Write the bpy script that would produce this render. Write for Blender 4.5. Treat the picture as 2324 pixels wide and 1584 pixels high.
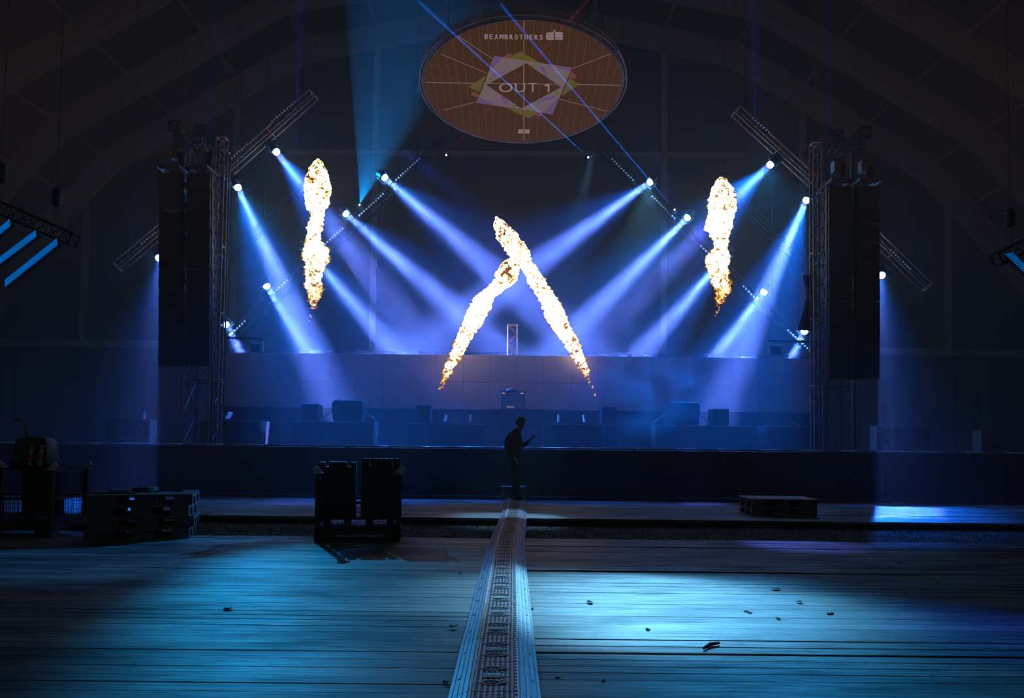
import bpy, bmesh, math, random
from mathutils import Vector, Matrix, noise

random.seed(7)
SC = bpy.context.scene
COL = SC.collection
for o in list(bpy.data.objects):
    bpy.data.objects.remove(o, do_unlink=True)

# ------------------------------------------------------------------ camera
W, H = 2324, 1584
LENS = 24.0
F = LENS / 36.0 * W                      # focal length in pixels
PITCH, ROLL = math.radians(2.0), math.radians(0.6)
SX, SY = -0.0039, 0.0714
EYE = Vector((0, 0, 1.25))
_f = Vector((0, math.cos(PITCH), math.sin(PITCH)))
_r0, _u0 = Vector((1, 0, 0)), Vector((0, -math.sin(PITCH), math.cos(PITCH)))
_r = _r0 * math.cos(ROLL) + _u0 * math.sin(ROLL)
_u = -_r0 * math.sin(ROLL) + _u0 * math.cos(ROLL)
cd = bpy.data.cameras.new('camera')
cd.lens, cd.sensor_width, cd.sensor_fit = LENS, 36.0, 'HORIZONTAL'
cd.shift_x, cd.shift_y = SX, SY
cd.clip_end = 200
cam = bpy.data.objects.new('camera', cd)
cam.matrix_world = Matrix(((_r.x, _u.x, -_f.x, EYE.x), (_r.y, _u.y, -_f.y, EYE.y), (_r.z, _u.z, -_f.z, EYE.z), (0, 0, 0, 1)))
COL.objects.link(cam)
SC.camera = cam


def P(px, py, y):
    """World point at depth Y = y seen at photograph pixel (px, py)."""
    u = (px - W / 2 + SX * W) / F
    v = -(py - H / 2 - SY * W) / F
    d = _r * u + _u * v + _f
    return EYE + d * ((y - EYE.y) / d.y)


def G(px, py, z=0.0):
    """World point on the level z seen at photograph pixel (px, py)."""
    u = (px - W / 2 + SX * W) / F
    v = -(py - H / 2 - SY * W) / F
    d = _r * u + _u * v + _f
    return EYE + d * ((z - EYE.z) / d.z)


# ------------------------------------------------------------------ world, exposure
vs = SC.view_settings
SC.display_settings.display_device = 'sRGB'
vs.view_transform, vs.look, vs.exposure, vs.gamma = 'Standard', 'None', 0.0, 1.0
vs.use_curve_mapping = False
wd = bpy.data.worlds.new('world')
SC.world = wd
wd.use_nodes = True
bg = wd.node_tree.nodes['Background']
bg.inputs[0].default_value = (0.55, 0.8, 0.9, 1)
bg.inputs[1].default_value = 0.035
SC.cycles.max_bounces = 3
SC.cycles.diffuse_bounces = 1
SC.cycles.glossy_bounces = 1
SC.cycles.transmission_bounces = 2
SC.cycles.transparent_max_bounces = 6
SC.cycles.volume_bounces = 0
SC.cycles.volume_step_rate = 1.0
SC.cycles.volume_max_steps = 128
SC.cycles.use_denoising = True
SC.cycles.adaptive_threshold = 0.05
SC.cycles.light_sampling_threshold = 0.03
SC.cycles.sample_clamp_indirect = 4.0

# ------------------------------------------------------------------ stage lamps
# every lamp: pixel of its lens, depth, pixel direction of its beam, depth lean of the beam, strength
FIX = [  # px, py, depth, dx, dy, lean (depth per unit of beam), core, wide, row
    (875, 405, 24.0, 215, 185, 0.0, 1.0, 1.0, 'left chevron truss'),
    (787, 487, 24.0, 193, 170, 0.0, 1.0, 1.0, 'left chevron truss'),
    (697, 567, 24.0, 165, 190, 0.0, 1.0, 1.0, 'left chevron truss'),
    (607, 652, 24.0, 93, 147, 0.0, 1.0, 1.0, 'left chevron truss'),
    (514, 739, 24.0, 34, 62, 0.0, 1.0, 0.6, 'left chevron truss'),
    (1473, 415, 24.0, -208, 150, 0.0, 1.0, 1.0, 'right chevron truss'),
    (1558, 496, 24.0, -150, 150, 0.0, 1.0, 1.0, 'right chevron truss'),
    (1648, 582, 24.0, -150, 170, 0.0, 1.0, 1.0, 'right chevron truss'),
    (1732, 665, 24.0, -97, 130, 0.0, 1.0, 1.0, 'right chevron truss'),
    (1824, 755, 24.0, -30, 62, 0.0, 1.0, 0.6, 'right chevron truss'),
    (629, 347, 23.0, 51, 66, 0.0, 1.1, 2.2, 'upper left truss'),
    (541, 428, 23.0, 60, 134, 0.0, 1.1, 2.2, 'upper left truss'),
    (1746, 376, 23.0, -68, 66, 0.0, 1.1, 3.0, 'upper right truss'),
    (1829, 457, 23.0, -52, 120, 0.0, 1.1, 3.0, 'upper right truss'),
    (361, 587, 24.0, (368, 1090, 15.5), 0, 0, 0.05, 1.1, 'far left truss'),
    (2001, 626, 24.0, (1975, 1100, 15.5), 0, 0, 0.05, 1.1, 'far right truss'),
]
CORE_COL, WIDE_COL = (0.07, 0.13, 1.0), (0.0, 0.14, 1.0)
CORE_W, WIDE_W = 125000.0, 19500.0
CORE_DEG, WIDE_DEG = 13.0, 40.0


def spot(name, loc, direction, deg, blend, watts, color, radius=0.05):
    l = bpy.data.lights.new(name, 'SPOT')
    l.energy, l.color, l.spot_size, l.spot_blend, l.shadow_soft_size = watts, color, math.radians(deg), blend, radius
    o = bpy.data.objects.new(name, l)
    o.location = loc
    o.rotation_mode = 'QUATERNION'
    o.rotation_quaternion = Vector(direction).to_track_quat('-Z', 'Y')
    COL.objects.link(o)
    return o


def beam(name, loc, direction, deg, watts, color, size=0.2):
    """A lens that throws a narrow beam as wide as itself."""
    l = bpy.data.lights.new(name, 'AREA')
    l.shape, l.size, l.spread, l.energy, l.color = 'DISK', size, math.radians(deg), watts, color
    o = bpy.data.objects.new(name, l)
    o.location = loc
    o.rotation_mode = 'QUATERNION'
    o.rotation_quaternion = Vector(direction).to_track_quat('-Z', 'Y')
    COL.objects.link(o)
    return o


def fix_dir(f):
    px, py, y, dx, dy, lean = f[:6]
    if isinstance(dx, tuple):
        return (P(*dx) - P(px, py, y)).normalized()
    k = 1.0 / math.hypot(dx, dy)
    a, b = P(px, py, y), P(px + dx * k * 100, py + dy * k * 100, y)
    d = b - a
    d = Vector((d.x, lean * d.length, d.z))
    return d.normalized()


for f in FIX:
    d = fix_dir(f)
    at = P(f[0], f[1], f[2]) + d * 0.13
    spot('beam_lamp', at, d, CORE_DEG, 1.0, CORE_W * f[6], CORE_COL)
    beam('lens_lamp', at, d, 14.0, 1000.0 * f[6], (0.12, 0.22, 1.0))
    if isinstance(f[3], tuple):
        spot('wash_lamp', at, d, 26, 1.0, 11000, WIDE_COL)
    else:
        spot('wash_lamp', at, (d + Vector((0, -0.22, 0))).normalized(), WIDE_DEG, 1.0, WIDE_W * f[7], WIDE_COL)
# floods in the rig that light the floor of the hall
FLOOD = [  # lamp pixel, depth, floor pixel aimed at, cone, watts, colour
    ((541, 428), 23.0, (985, 1400), 13, 7500, (0.005, 0.42, 1.0), 1.0),
    ((1473, 415), 24.0, (1430, 1365), 13, 25000, (0.18, 0.60, 0.95), 0.3),
    ((1746, 376), 23.0, (1400, 1530), 17, 6500, (0.005, 0.40, 1.0), 0.6),
    ((1746, 376), 23.0, (440, 1238), 12, 24000, (0.01, 0.3, 1.0), 0.6),
    ((1480, 330), 23.0, (1830, 1237), 6, 12000, (0.12, 0.15, 1.0), 0.5),
    ((900, 330), 23.0, (2290, 1440), 5, 26000, (0.0, 0.06, 1.0), 0.6),
    ((1000, 330), 23.0, (660, 1141), 6, 9000, (0.1, 0.12, 1.0), 0.6),
    ((1350, 330), 23.0, (1600, 1143), 6, 9000, (0.1, 0.12, 1.0), 0.6),
    ((1350, 330), 23.0, (1150, 1172), 9, 12000, (0.2, 0.55, 1.0), 0.5),
]
for (lp, y, gp, deg, wt, c, flat_) in FLOOD:
    a = P(lp[0], lp[1], y)
    d = (G(*gp) - a).normalized()
    spot('flood_lamp', a + d * 0.2, d, deg, 0.8, wt, c, 0.08).scale = (1, flat_, 1)
# faint upright beams behind the rig
for px, w_ in ((672, 30000), (1712, 30000), (478, 12000), (1880, 12000)):
    a = P(px, 345, 29)
    spot('upright_lamp', a, (0, 0, 1), 5, 1.0, w_, (0.02, 0.05, 1.0))
# unseen warm fill spots, added to keep the roof ribs brown
for x in (-15, 15):
    spot('rib_fill_lamp', (x, 13, 7.5), (-x * 0.4, 14, 17), 150, 1.0, 260, (1.0, 0.5, 0.25), 0.3)


# ------------------------------------------------------------------ helpers
def nd(nt, t, **kw):
    n = nt.nodes.new(t)
    for k, v in kw.items():
        if k.startswith('i_'):
            n.inputs[k[2:].replace('_', ' ')].default_value = v
        else:
            setattr(n, k, v)
    return n


_mats = {}


def M(name, base, rough=0.6, metal=0.0, var=0.25, scale=6.0, bump=0.0, stretch=(1, 1, 1), emit=None, estr=0.0):
    """A surface with noise in its colour and, if asked, fine relief."""
    if name in _mats:
        return _mats[name]
    m = bpy.data.materials.new(name)
    m.use_nodes = True
    nt = m.node_tree
    b = nt.nodes['Principled BSDF']
    tc = nd(nt, 'ShaderNodeTexCoord')
    mp = nd(nt, 'ShaderNodeMapping')
    mp.inputs['Scale'].default_value = stretch
    nz = nd(nt, 'ShaderNodeTexNoise', i_Scale=scale, i_Detail=5.0)
    nt.links.new(tc.outputs['Object'], mp.inputs[0])
    nt.links.new(mp.outputs[0], nz.inputs['Vector'])
    cr = nd(nt, 'ShaderNodeValToRGB')
    lo = [max(0, c * (1 - var)) for c in base] + [1]
    hi = [min(1, c * (1 + var)) for c in base] + [1]
    cr.color_ramp.elements[0].position, cr.color_ramp.elements[0].color = 0.3, lo
    cr.color_ramp.elements[1].position, cr.color_ramp.elements[1].color = 0.7, hi
    nt.links.new(nz.outputs[0], cr.inputs[0])
    nt.links.new(cr.outputs[0], b.inputs['Base Color'])
    b.inputs['Roughness'].default_value = rough
    b.inputs['Metallic'].default_value = metal
    if bump:
        bp = nd(nt, 'ShaderNodeBump', i_Strength=bump, i_Distance=0.02)
        nt.links.new(nz.outputs[0], bp.inputs['Height'])
        nt.links.new(bp.outputs[0], b.inputs['Normal'])
    if emit:
        b.inputs['Emission Color'].default_value = (*emit, 1)
        b.inputs['Emission Strength'].default_value = estr
    _mats[name] = m
    return m


class MB:
    """Collects shapes; build() links them as ONE mesh object."""

    def __init__(self):
        self.v, self.f = [], []

    def add(self, vs, fs):
        n = len(self.v)
        self.v += [tuple(x) for x in vs]
        self.f += [tuple(i + n for i in q) for q in fs]
        return self

    def box(self, c, s, rot=None, taper=None):
        x, y, z = s[0] / 2, s[1] / 2, s[2] / 2
        c = Vector(c)
        vs = []
        for sz in (-1, 1):
            t = taper if (taper and sz > 0) else (1, 1)
            for sx, sy in ((-1, -1), (1, -1), (1, 1), (-1, 1)):
                p = Vector((sx * x * t[0], sy * y * t[1], sz * z))
                if rot is not None:
                    p = rot @ p
                vs.append(c + p)
        return self.add(vs, [(3, 2, 1, 0), (4, 5, 6, 7), (0, 1, 5, 4), (1, 2, 6, 5), (2, 3, 7, 6), (3, 0, 4, 7)])

    def bar(self, p, q, w, h=None, up=(0, 0, 1)):
        p, q = Vector(p), Vector(q)
        d = q - p
        if h is None:
            h = w
        x = d.normalized()
        u = Vector(up)
        if abs(x.dot(u)) > 0.98:
            u = Vector((0, 1, 0))
        y = u.cross(x).normalized()
        z = x.cross(y)
        rot = Matrix((x, y, z)).transposed()
        return self.box((p + q) / 2, (d.length, w, h), rot)

    def tube(self, pts, r, n=8, cap=True):
        pts = [Vector(p) for p in pts]
        rs = r if isinstance(r, (list, tuple)) else [r] * len(pts)
        vs, fs = [], []
        prev = None
        for i, p in enumerate(pts):
            d = (pts[min(i + 1, len(pts) - 1)] - pts[max(i - 1, 0)]).normalized()
            if prev is None:
                a = Vector((0, 0, 1)) if abs(d.z) < 0.9 else Vector((1, 0, 0))
                s = d.cross(a).normalized()
            else:
                s = (prev - d * prev.dot(d)).normalized()
            prev = s
            t = d.cross(s)
            for k in range(n):
                an = 2 * math.pi * k / n
                vs.append(p + (s * math.cos(an) + t * math.sin(an)) * rs[i])
        for i in range(len(pts) - 1):
            for k in range(n):
                a, b = i * n + k, i * n + (k + 1) % n
                fs.append((a, b, b + n, a + n))
        if cap:
            fs.append(tuple(range(n - 1, -1, -1)))
            fs.append(tuple(range((len(pts) - 1) * n, len(pts) * n)))
        return self.add(vs, fs)

    def lathe(self, prof, n=20, c=(0, 0, 0), rot=None):
        """prof: (radius, height) pairs turned round z"""
        c = Vector(c)
        vs, fs = [], []
        for (r, z) in prof:
            for k in range(n):
                a = 2 * math.pi * k / n
                p = Vector((r * math.cos(a), r * math.sin(a), z))
                vs.append(c + (rot @ p if rot is not None else p))
        for i in range(len(prof) - 1):
            for k in range(n):
                a, b = i * n + k, i * n + (k + 1) % n
                fs.append((a, b, b + n, a + n))
        fs.append(tuple(range(n - 1, -1, -1)))
        fs.append(tuple(range((len(prof) - 1) * n, len(prof) * n)))
        return self.add(vs, fs)

    def prism(self, poly, y0, y1, axis='y'):
        """poly of (x, z) extruded along y (or of (y, z) along x, (x, y) along z)"""
        def m(a, b, t):
            return {'y': (a, t, b), 'x': (t, a, b), 'z': (a, b, t)}[axis]
        n = len(poly)
        vs = [m(a, b, y0) for a, b in poly] + [m(a, b, y1) for a, b in poly]
        fs = [tuple(range(n)), tuple(range(2 * n - 1, n - 1, -1))]
        for i in range(n):
            j = (i + 1) % n
            fs.append((i, i + n, j + n, j))
        return self.add(vs, fs)

    def build(self, name, mat, parent=None, bevel=0.0, smooth=False, mat2=None):
        me = bpy.data.meshes.new(name)
        me.from_pydata(self.v, [], self.f)
        bm = bmesh.new()
        bm.from_mesh(me)
        if bevel:
            bmesh.ops.bevel(bm, geom=[e for e in bm.edges], offset=bevel, segments=2, affect='EDGES', profile=0.6)
        bmesh.ops.recalc_face_normals(bm, faces=bm.faces)
        bm.to_mesh(me)
        bm.free()
        if smooth:
            for p in me.polygons:
                p.use_smooth = True
        me.materials.append(mat)
        o = bpy.data.objects.new(name, me)
        COL.objects.link(o)
        if parent is not None:
            o.parent = parent
        return o


def thing(name, label, cat, loc=(0, 0, 0), rotz=0.0, group=None, matrix=None):
    o = bpy.data.objects.new(name, None)
    o.empty_display_size = 0.2
    COL.objects.link(o)
    if matrix is not None:
        o.matrix_world = matrix
    else:
        o.location = loc
        o.rotation_euler = (0, 0, rotz)
    return tag(o, label, cat, group)


def tag(o, label, cat, group=None):
    o['label'], o['category'] = label, cat
    if group:
        o['group'] = group
    return o


def struct(o):
    o['kind'] = 'structure'
    return o


def stuff(o):
    o['kind'] = 'stuff'
    return o


def kids(o):
    return [c for c in bpy.data.objects if c.parent == o]


_kidcache = {}


def dup(root, loc=None, rotz=None, label=None, group=None, matrix=None):
    """A copy of a thing with copies of its parts and sub-parts (mesh data shared)."""
    if root.name not in _kidcache:
        _kidcache[root.name] = [(c, kids(c)) for c in kids(root)]
    r = root.copy()
    COL.objects.link(r)
    if matrix is not None:
        r.matrix_world = matrix
    else:
        if loc is not None:
            r.location = loc
        if rotz is not None:
            r.rotation_euler = (0, 0, rotz)
    if label:
        r['label'] = label
    if group:
        r['group'] = group
    for c, gs in _kidcache[root.name]:
        d = c.copy()
        COL.objects.link(d)
        d.parent = r
        for g in gs:
            e = g.copy()
            COL.objects.link(e)
            e.parent = d
    return r


def frame_along(p, q, up=(0, 0, 1)):
    """Matrix with x from p to q, origin at p."""
    x = (Vector(q) - Vector(p)).normalized()
    u = Vector(up)
    y = u.cross(x).normalized()
    z = x.cross(y)
    m = Matrix((x, y, z)).transposed().to_4x4()
    m.translation = Vector(p)
    return m
# ------------------------------------------------------------------ haze
def haze_box(name, lo, hi, density, noisy=None):
    m = bpy.data.materials.new(name)
    m.use_nodes = True
    nt = m.node_tree
    nt.nodes.remove(nt.nodes['Principled BSDF'])
    vsn = nd(nt, 'ShaderNodeVolumeScatter', i_Density=density)
    vsn.inputs['Anisotropy'].default_value = 0.0
    nt.links.new(vsn.outputs[0], nt.nodes['Material Output'].inputs['Volume'])
    b = MB()
    c = [(lo[i] + hi[i]) / 2 for i in range(3)]
    s = [hi[i] - lo[i] for i in range(3)]
    b.box(c, s)
    o = b.build(name, m)
    stuff(o)
    tag(o, 'thin blue haze hanging in the air of the whole hall', 'haze')
    return o, m, vsn


HAZE = haze_box('haze', (-31, 10.3, -0.2), (31, 39.5, 25), 0.012)


def smoke_puff(lo, hi, density):
    m = bpy.data.materials.new('smoke')
    m.use_nodes = True
    nt = m.node_tree
    nt.nodes.remove(nt.nodes['Principled BSDF'])
    L = nt.links.new
    vsn = nd(nt, 'ShaderNodeVolumeScatter')
    tc = nd(nt, 'ShaderNodeTexCoord')
    nz = nd(nt, 'ShaderNodeTexNoise', i_Scale=1.1, i_Detail=4.0, i_Distortion=0.8)
    geo = nd(nt, 'ShaderNodeNewGeometry')
    L(geo.outputs['Position'], nz.inputs['Vector'])
    ln = nd(nt, 'ShaderNodeVectorMath', operation='LENGTH')     # thins out towards the puff's own edge
    L(tc.outputs['Object'], ln.inputs[0])
    fall = nd(nt, 'ShaderNodeMapRange')
    fall.inputs[1].default_value, fall.inputs[2].default_value = 1.0, 0.2
    L(ln.outputs['Value'], fall.inputs[0])
    mr = nd(nt, 'ShaderNodeMapRange')
    mr.inputs[1].default_value, mr.inputs[2].default_value = 0.42, 0.7
    mr.inputs[4].default_value = density
    L(nz.outputs[0], mr.inputs[0])
    mu = nd(nt, 'ShaderNodeMath', operation='MULTIPLY')
    L(mr.outputs[0], mu.inputs[0])
    L(fall.outputs[0], mu.inputs[1])
    L(mu.outputs[0], vsn.inputs['Density'])
    L(vsn.outputs[0], nt.nodes['Material Output'].inputs['Volume'])
    o = MB().box((0, 0, 0), (2, 2, 2)).build('smoke', m)
    o.location = [(lo[i] + hi[i]) / 2 for i in range(3)]
    o.scale = [(hi[i] - lo[i]) / 2 for i in range(3)]
    stuff(o)
    tag(o, 'drifting puff of pale blue smoke right of the middle desks', 'smoke')
    m.cycles.volume_step_rate = 2.0
    return o


a_, b_ = P(1270, 1000, 20.6), P(1640, 690, 20.6)
smoke_puff((a_.x, 19.6, 1.2), (b_.x, 21.6, b_.z), 0.35)
# ------------------------------------------------------------------ materials
BLACK = M('black_paint', (0.012, 0.012, 0.013), 0.55)
STEEL = M('dark_steel', (0.07, 0.07, 0.075), 0.45, 0.7)
ALU = M('aluminium', (0.42, 0.38, 0.36), 0.42, 0.6)
DRAPE = M('black_cloth', (0.02, 0.02, 0.022), 0.9, scale=3)
WOODB = M('pallet_wood', (0.10, 0.085, 0.075), 0.75, var=0.4, scale=9, stretch=(1, 4, 4))
RUBBER = M('black_rubber', (0.022, 0.022, 0.025), 0.5, bump=0.2, scale=40)
PLASTIC = M('black_plastic', (0.015, 0.015, 0.017), 0.35)
RIBM = M('painted_rib', (0.28, 0.23, 0.205), 0.7)
ROOFM = M('roof_fabric', (0.045, 0.045, 0.048), 0.85, scale=2)
GABLE = M('gable_fabric', (0.04, 0.042, 0.05), 0.85, scale=2)


def plank_material(name, base, var):
    m = bpy.data.materials.new(name)
    m.use_nodes = True
    nt = m.node_tree
    L = nt.links.new
    b = nt.nodes['Principled BSDF']
    geo = nd(nt, 'ShaderNodeNewGeometry')
    oi = nd(nt, 'ShaderNodeObjectInfo')
    mp = nd(nt, 'ShaderNodeMapping')
    mp.inputs['Scale'].default_value = (0.9, 34, 1)
    L(geo.outputs['Position'], mp.inputs[0])
    n1 = nd(nt, 'ShaderNodeTexNoise', i_Scale=1.6, i_Detail=6.0, i_Roughness=0.65)
    L(mp.outputs[0], n1.inputs['Vector'])
    mp2 = nd(nt, 'ShaderNodeMapping')
    mp2.inputs['Scale'].default_value = (0.5, 1.6, 1)
    L(geo.outputs['Position'], mp2.inputs[0])
    n2 = nd(nt, 'ShaderNodeTexNoise', i_Scale=1.1, i_Detail=5.0, i_Roughness=0.6)
    L(mp2.outputs[0], n2.inputs['Vector'])
    mp3 = nd(nt, 'ShaderNodeMapping')
    mp3.inputs['Scale'].default_value = (7, 22, 1)
    L(geo.outputs['Position'], mp3.inputs[0])
    n3 = nd(nt, 'ShaderNodeTexNoise', i_Scale=2.0, i_Detail=3.0)
    L(mp3.outputs[0], n3.inputs['Vector'])
    mx = nd(nt, 'ShaderNodeMath', operation='MULTIPLY')
    L(n1.outputs[0], mx.inputs[0])
    L(n2.outputs[0], mx.inputs[1])
    rr = nd(nt, 'ShaderNodeMapRange')
    rr.inputs[1].default_value, rr.inputs[2].default_value = 0.17, 0.33
    L(mx.outputs[0], rr.inputs[0])
    cr = nd(nt, 'ShaderNodeValToRGB')
    e = cr.color_ramp.elements
    e[0].position, e[0].color = 0.0, tuple(c * (1 - var) for c in base) + (1,)
    e[1].position, e[1].color = 1.0, tuple(min(1, c * (1 + var)) for c in base) + (1,)
    L(rr.outputs[0], cr.inputs[0])
    sp = nd(nt, 'ShaderNodeMapRange')          # dark specks and trodden dirt
    sp.inputs[1].default_value, sp.inputs[2].default_value = 0.30, 0.40
    sp.inputs[3].default_value = 0.35
    L(n3.outputs[0], sp.inputs[0])
    mul = nd(nt, 'ShaderNodeMix', data_type='RGBA', blend_type='MULTIPLY')
    mul.inputs['Factor'].default_value = 1.0
    L(cr.outputs[0], mul.inputs['A'])
    L(sp.outputs[0], mul.inputs['B'])
    rv = nd(nt, 'ShaderNodeMapRange')          # each board a little lighter or darker
    rv.inputs[3].default_value, rv.inputs[4].default_value = 0.5, 1.3
    L(oi.outputs['Random'], rv.inputs[0])
    mul2 = nd(nt, 'ShaderNodeMix', data_type='RGBA', blend_type='MULTIPLY')
    mul2.inputs['Factor'].default_value = 1.0
    L(mul.outputs['Result'], mul2.inputs['A'])
    L(rv.outputs[0], mul2.inputs['B'])
    sxyz = nd(nt, 'ShaderNodeSeparateXYZ')     # dirty grooves of the ridged boards
    L(geo.outputs['Position'], sxyz.inputs[0])
    m1 = nd(nt, 'ShaderNodeMath', operation='MULTIPLY')
    m1.inputs[1].default_value = 1 / 0.045
    L(sxyz.outputs[1], m1.inputs[0])
    m2 = nd(nt, 'ShaderNodeMath', operation='FRACT')
    L(m1.outputs[0], m2.inputs[0])
    m3 = nd(nt, 'ShaderNodeMapRange')
    m3.inputs[1].default_value, m3.inputs[2].default_value = 0.14, 0.26
    m3.inputs[3].default_value = 0.35
    L(m2.outputs[0], m3.inputs[0])
    m4 = nd(nt, 'ShaderNodeMapRange')
    m4.inputs[1].default_value, m4.inputs[2].default_value = 0.40, 0.62
    L(n2.outputs[0], m4.inputs[0])
    mul3 = nd(nt, 'ShaderNodeMix', data_type='RGBA', blend_type='MULTIPLY')
    L(m4.outputs[0], mul3.inputs['Factor'])
    L(mul2.outputs['Result'], mul3.inputs['A'])
    L(m3.outputs[0], mul3.inputs['B'])
    L(mul3.outputs['Result'], b.inputs['Base Color'])
    rg = nd(nt, 'ShaderNodeMapRange')
    rg.inputs[3].default_value, rg.inputs[4].default_value = 0.62, 0.40
    L(rr.outputs[0], rg.inputs[0])
    L(rg.outputs[0], b.inputs['Roughness'])
    bp = nd(nt, 'ShaderNodeBump', i_Strength=0.35, i_Distance=0.012)
    L(n1.outputs[0], bp.inputs['Height'])
    L(bp.outputs[0], b.inputs['Normal'])
    _mats[name] = m
    return m


PLANK = plank_material('floor_plank', (0.17, 0.165, 0.15), 0.85)

# ------------------------------------------------------------------ ground, floors
GZ = -0.13
earth = M('earth', (0.035, 0.04, 0.03), 0.9, var=0.6, scale=5, bump=0.6)
struct(MB().box((0, 16, GZ - 0.06), (90, 60, 0.12)).build('floor_earth', earth))

FE = 9.28          # far edge of the near floor
floor = struct(MB().box((0, (FE - 7) / 2, -0.075), (40, FE + 7, 0.06)).build('floor', BLACK))
proto = {}


def plank(x0, x1, y0, y1, z0, z1, parent, name='plank', th=0.035):
    """One board, top from height z0 at its near edge to z1 at its far edge."""
    g = rnd.choice((0.001, 0.0015, 0.002, 0.004))
    b = MB()
    y0, y1 = y0 + g, y1 - g
    NPL[0] += 1
    x0, x1 = x0 + g, x1 - g
    c = 0.0025
    vs = [(x0, y0, z0 - th), (x1, y0, z0 - th), (x1, y1, z1 - th), (x0, y1, z1 - th),
          (x0, y0, z0 - c), (x1, y0, z0 - c), (x1, y1, z1 - c), (x0, y1, z1 - c),
          (x0 + c, y0 + c, z0), (x1 - c, y0 + c, z0), (x1 - c, y1 - c, z1), (x0 + c, y1 - c, z1)]
    fs = [(3, 2, 1, 0), (8, 9, 10, 11)]
    for a in (0, 4):
        for k in range(4):
            j = (k + 1) % 4
            fs.append((a + k, a + j, a + j + 4, a + k + 4))
    b.add(vs, fs)
    return b.build(name, PLANK, parent)


SHEETS = {-1: [FE, 8.5, 7.9, 7.12, 6.26, 5.92, 5.03, 4.92, 4.48, 3.74, 3.1, 2.5],
          1: [FE, 8.6, 7.75, 6.92, 6.2, 5.22, 4.48, 4.2, 3.72, 3.3, 2.5]}
rnd = random.Random(3)
NPL = [0]
for side in (-1, 1):
    ys = SHEETS[side]
    for k in range(len(ys) - 1):
        ya, yb = ys[k + 1], ys[k]
        n = max(1, round((yb - ya) / 0.135))
        tilt = rnd.uniform(-0.010, 0.010)
        zb = rnd.uniform(-0.004, 0.002)
        lim = 0.757 * yb + 1.4
        x = -0.12
        cuts = [x]
        while abs(x) < lim:
            x += side * (rnd.uniform(3.4, 5.5) if lim > 4 else rnd.uniform(1.8, 3.2))
            cuts.append(x)
        for c in range(len(cuts) - 1):
            xa, xb = sorted((cuts[c], cuts[c + 1]))
            dz = rnd.uniform(-0.003, 0.003)
            for i in range(n):
                a, b_ = ya + (yb - ya) * i / n, ya + (yb - ya) * (i + 1) / n
                j = rnd.uniform(-0.0015, 0.0015)
                tp = tilt + rnd.uniform(-0.008, 0.008)
                m0 = (ya + yb) / 2
                plank(xa, xb, a, b_, zb + dz + j + tilt * (a - m0) + tp * (a - b_) / 2, zb + dz + j + tilt * (b_ - m0) + tp * (b_ - a) / 2, floor)


FN, FF = 11.9, 17.3
floor2 = struct(MB().box((0, (FN + FF) / 2, -0.085), (44, FF - FN - 0.1, 0.09)).build('floor_far', BLACK))
for k in range(5):
    for s in range(8):
        x0 = -22 + s * 5.5 + rnd.uniform(-0.4, 0.4) * (0 < s)
        plank(-22 + s * 5.5, -22 + s * 5.5 + 5.5, FN + k * 1.08, FN + k * 1.08 + 1.08, rnd.uniform(-.006, .006), rnd.uniform(-.006, .006), floor2, 'plank', 0.045)

# short trodden grass in the gap between the two floors
b = MB()
gr = random.Random(5)
for i in range(26000):
    x, y = gr.uniform(-11.5, 11.5), gr.uniform(9.35, 11.85)
    h = gr.uniform(0.012, 0.045)
    if noise.noise(Vector((x * 0.9, y * 1.5, 0))) < -0.25:
        h *= 0.4
    a = gr.uniform(0, 6.28)
    w = 0.006
    lx, ly = gr.uniform(-0.02, 0.02), gr.uniform(-0.02, 0.02)
    b.add([(x - w * math.cos(a), y - w * math.sin(a), GZ), (x + w * math.cos(a), y + w * math.sin(a), GZ), (x + lx, y + ly, GZ + h)], [(0, 1, 2)])
o = b.build('grass', M('grass_blade', (0.10, 0.13, 0.05), 0.6, var=0.5, scale=3))
tag(stuff(o), 'short trodden grass in the strip between the two plank floors', 'grass')

# bits of broken glass glinting in the grass on the right
b = MB()
for i in range(90):
    x, y = gr.gauss(6.6, 0.55), gr.uniform(9.6, 11.4)
    s = gr.uniform(0.008, 0.03)
    r = Matrix.Rotation(gr.uniform(0, 6.28), 3, 'Z') @ Matrix.Rotation(gr.uniform(-0.9, 0.9), 3, 'X')
    b.box((x, y, GZ + 0.035), (s, s * gr.uniform(0.4, 1), 0.004), r)
o = b.build('litter', M('clear_shards', (0.5, 0.55, 0.6), 0.08, 0.8))
tag(stuff(o), 'glinting shards of litter scattered in the grass strip on the right', 'litter')

# ------------------------------------------------------------------ hall
ARCH = [(-33, -0.2), (-29.8, 10.5), (-23.8, 17.3), (-12.4, 24.1), (0, 26.6), (12.4, 24.1), (23.8, 17.3), (29.8, 10.5), (33, -0.2)]


def arch_off(d):
    out = []
    c = Vector((0, 6))
    for i, (x, z) in enumerate(ARCH):
        a = Vector(ARCH[max(0, i - 1)])
        e = Vector(ARCH[min(len(ARCH) - 1, i + 1)])
        t = (e - a).normalized()
        n = Vector((-t.y, t.x))
        if n.dot(Vector((x, z)) - c) < 0:
            n = -n
        out.append((x + n.x * d, z + n.y * d))
    return out


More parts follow.
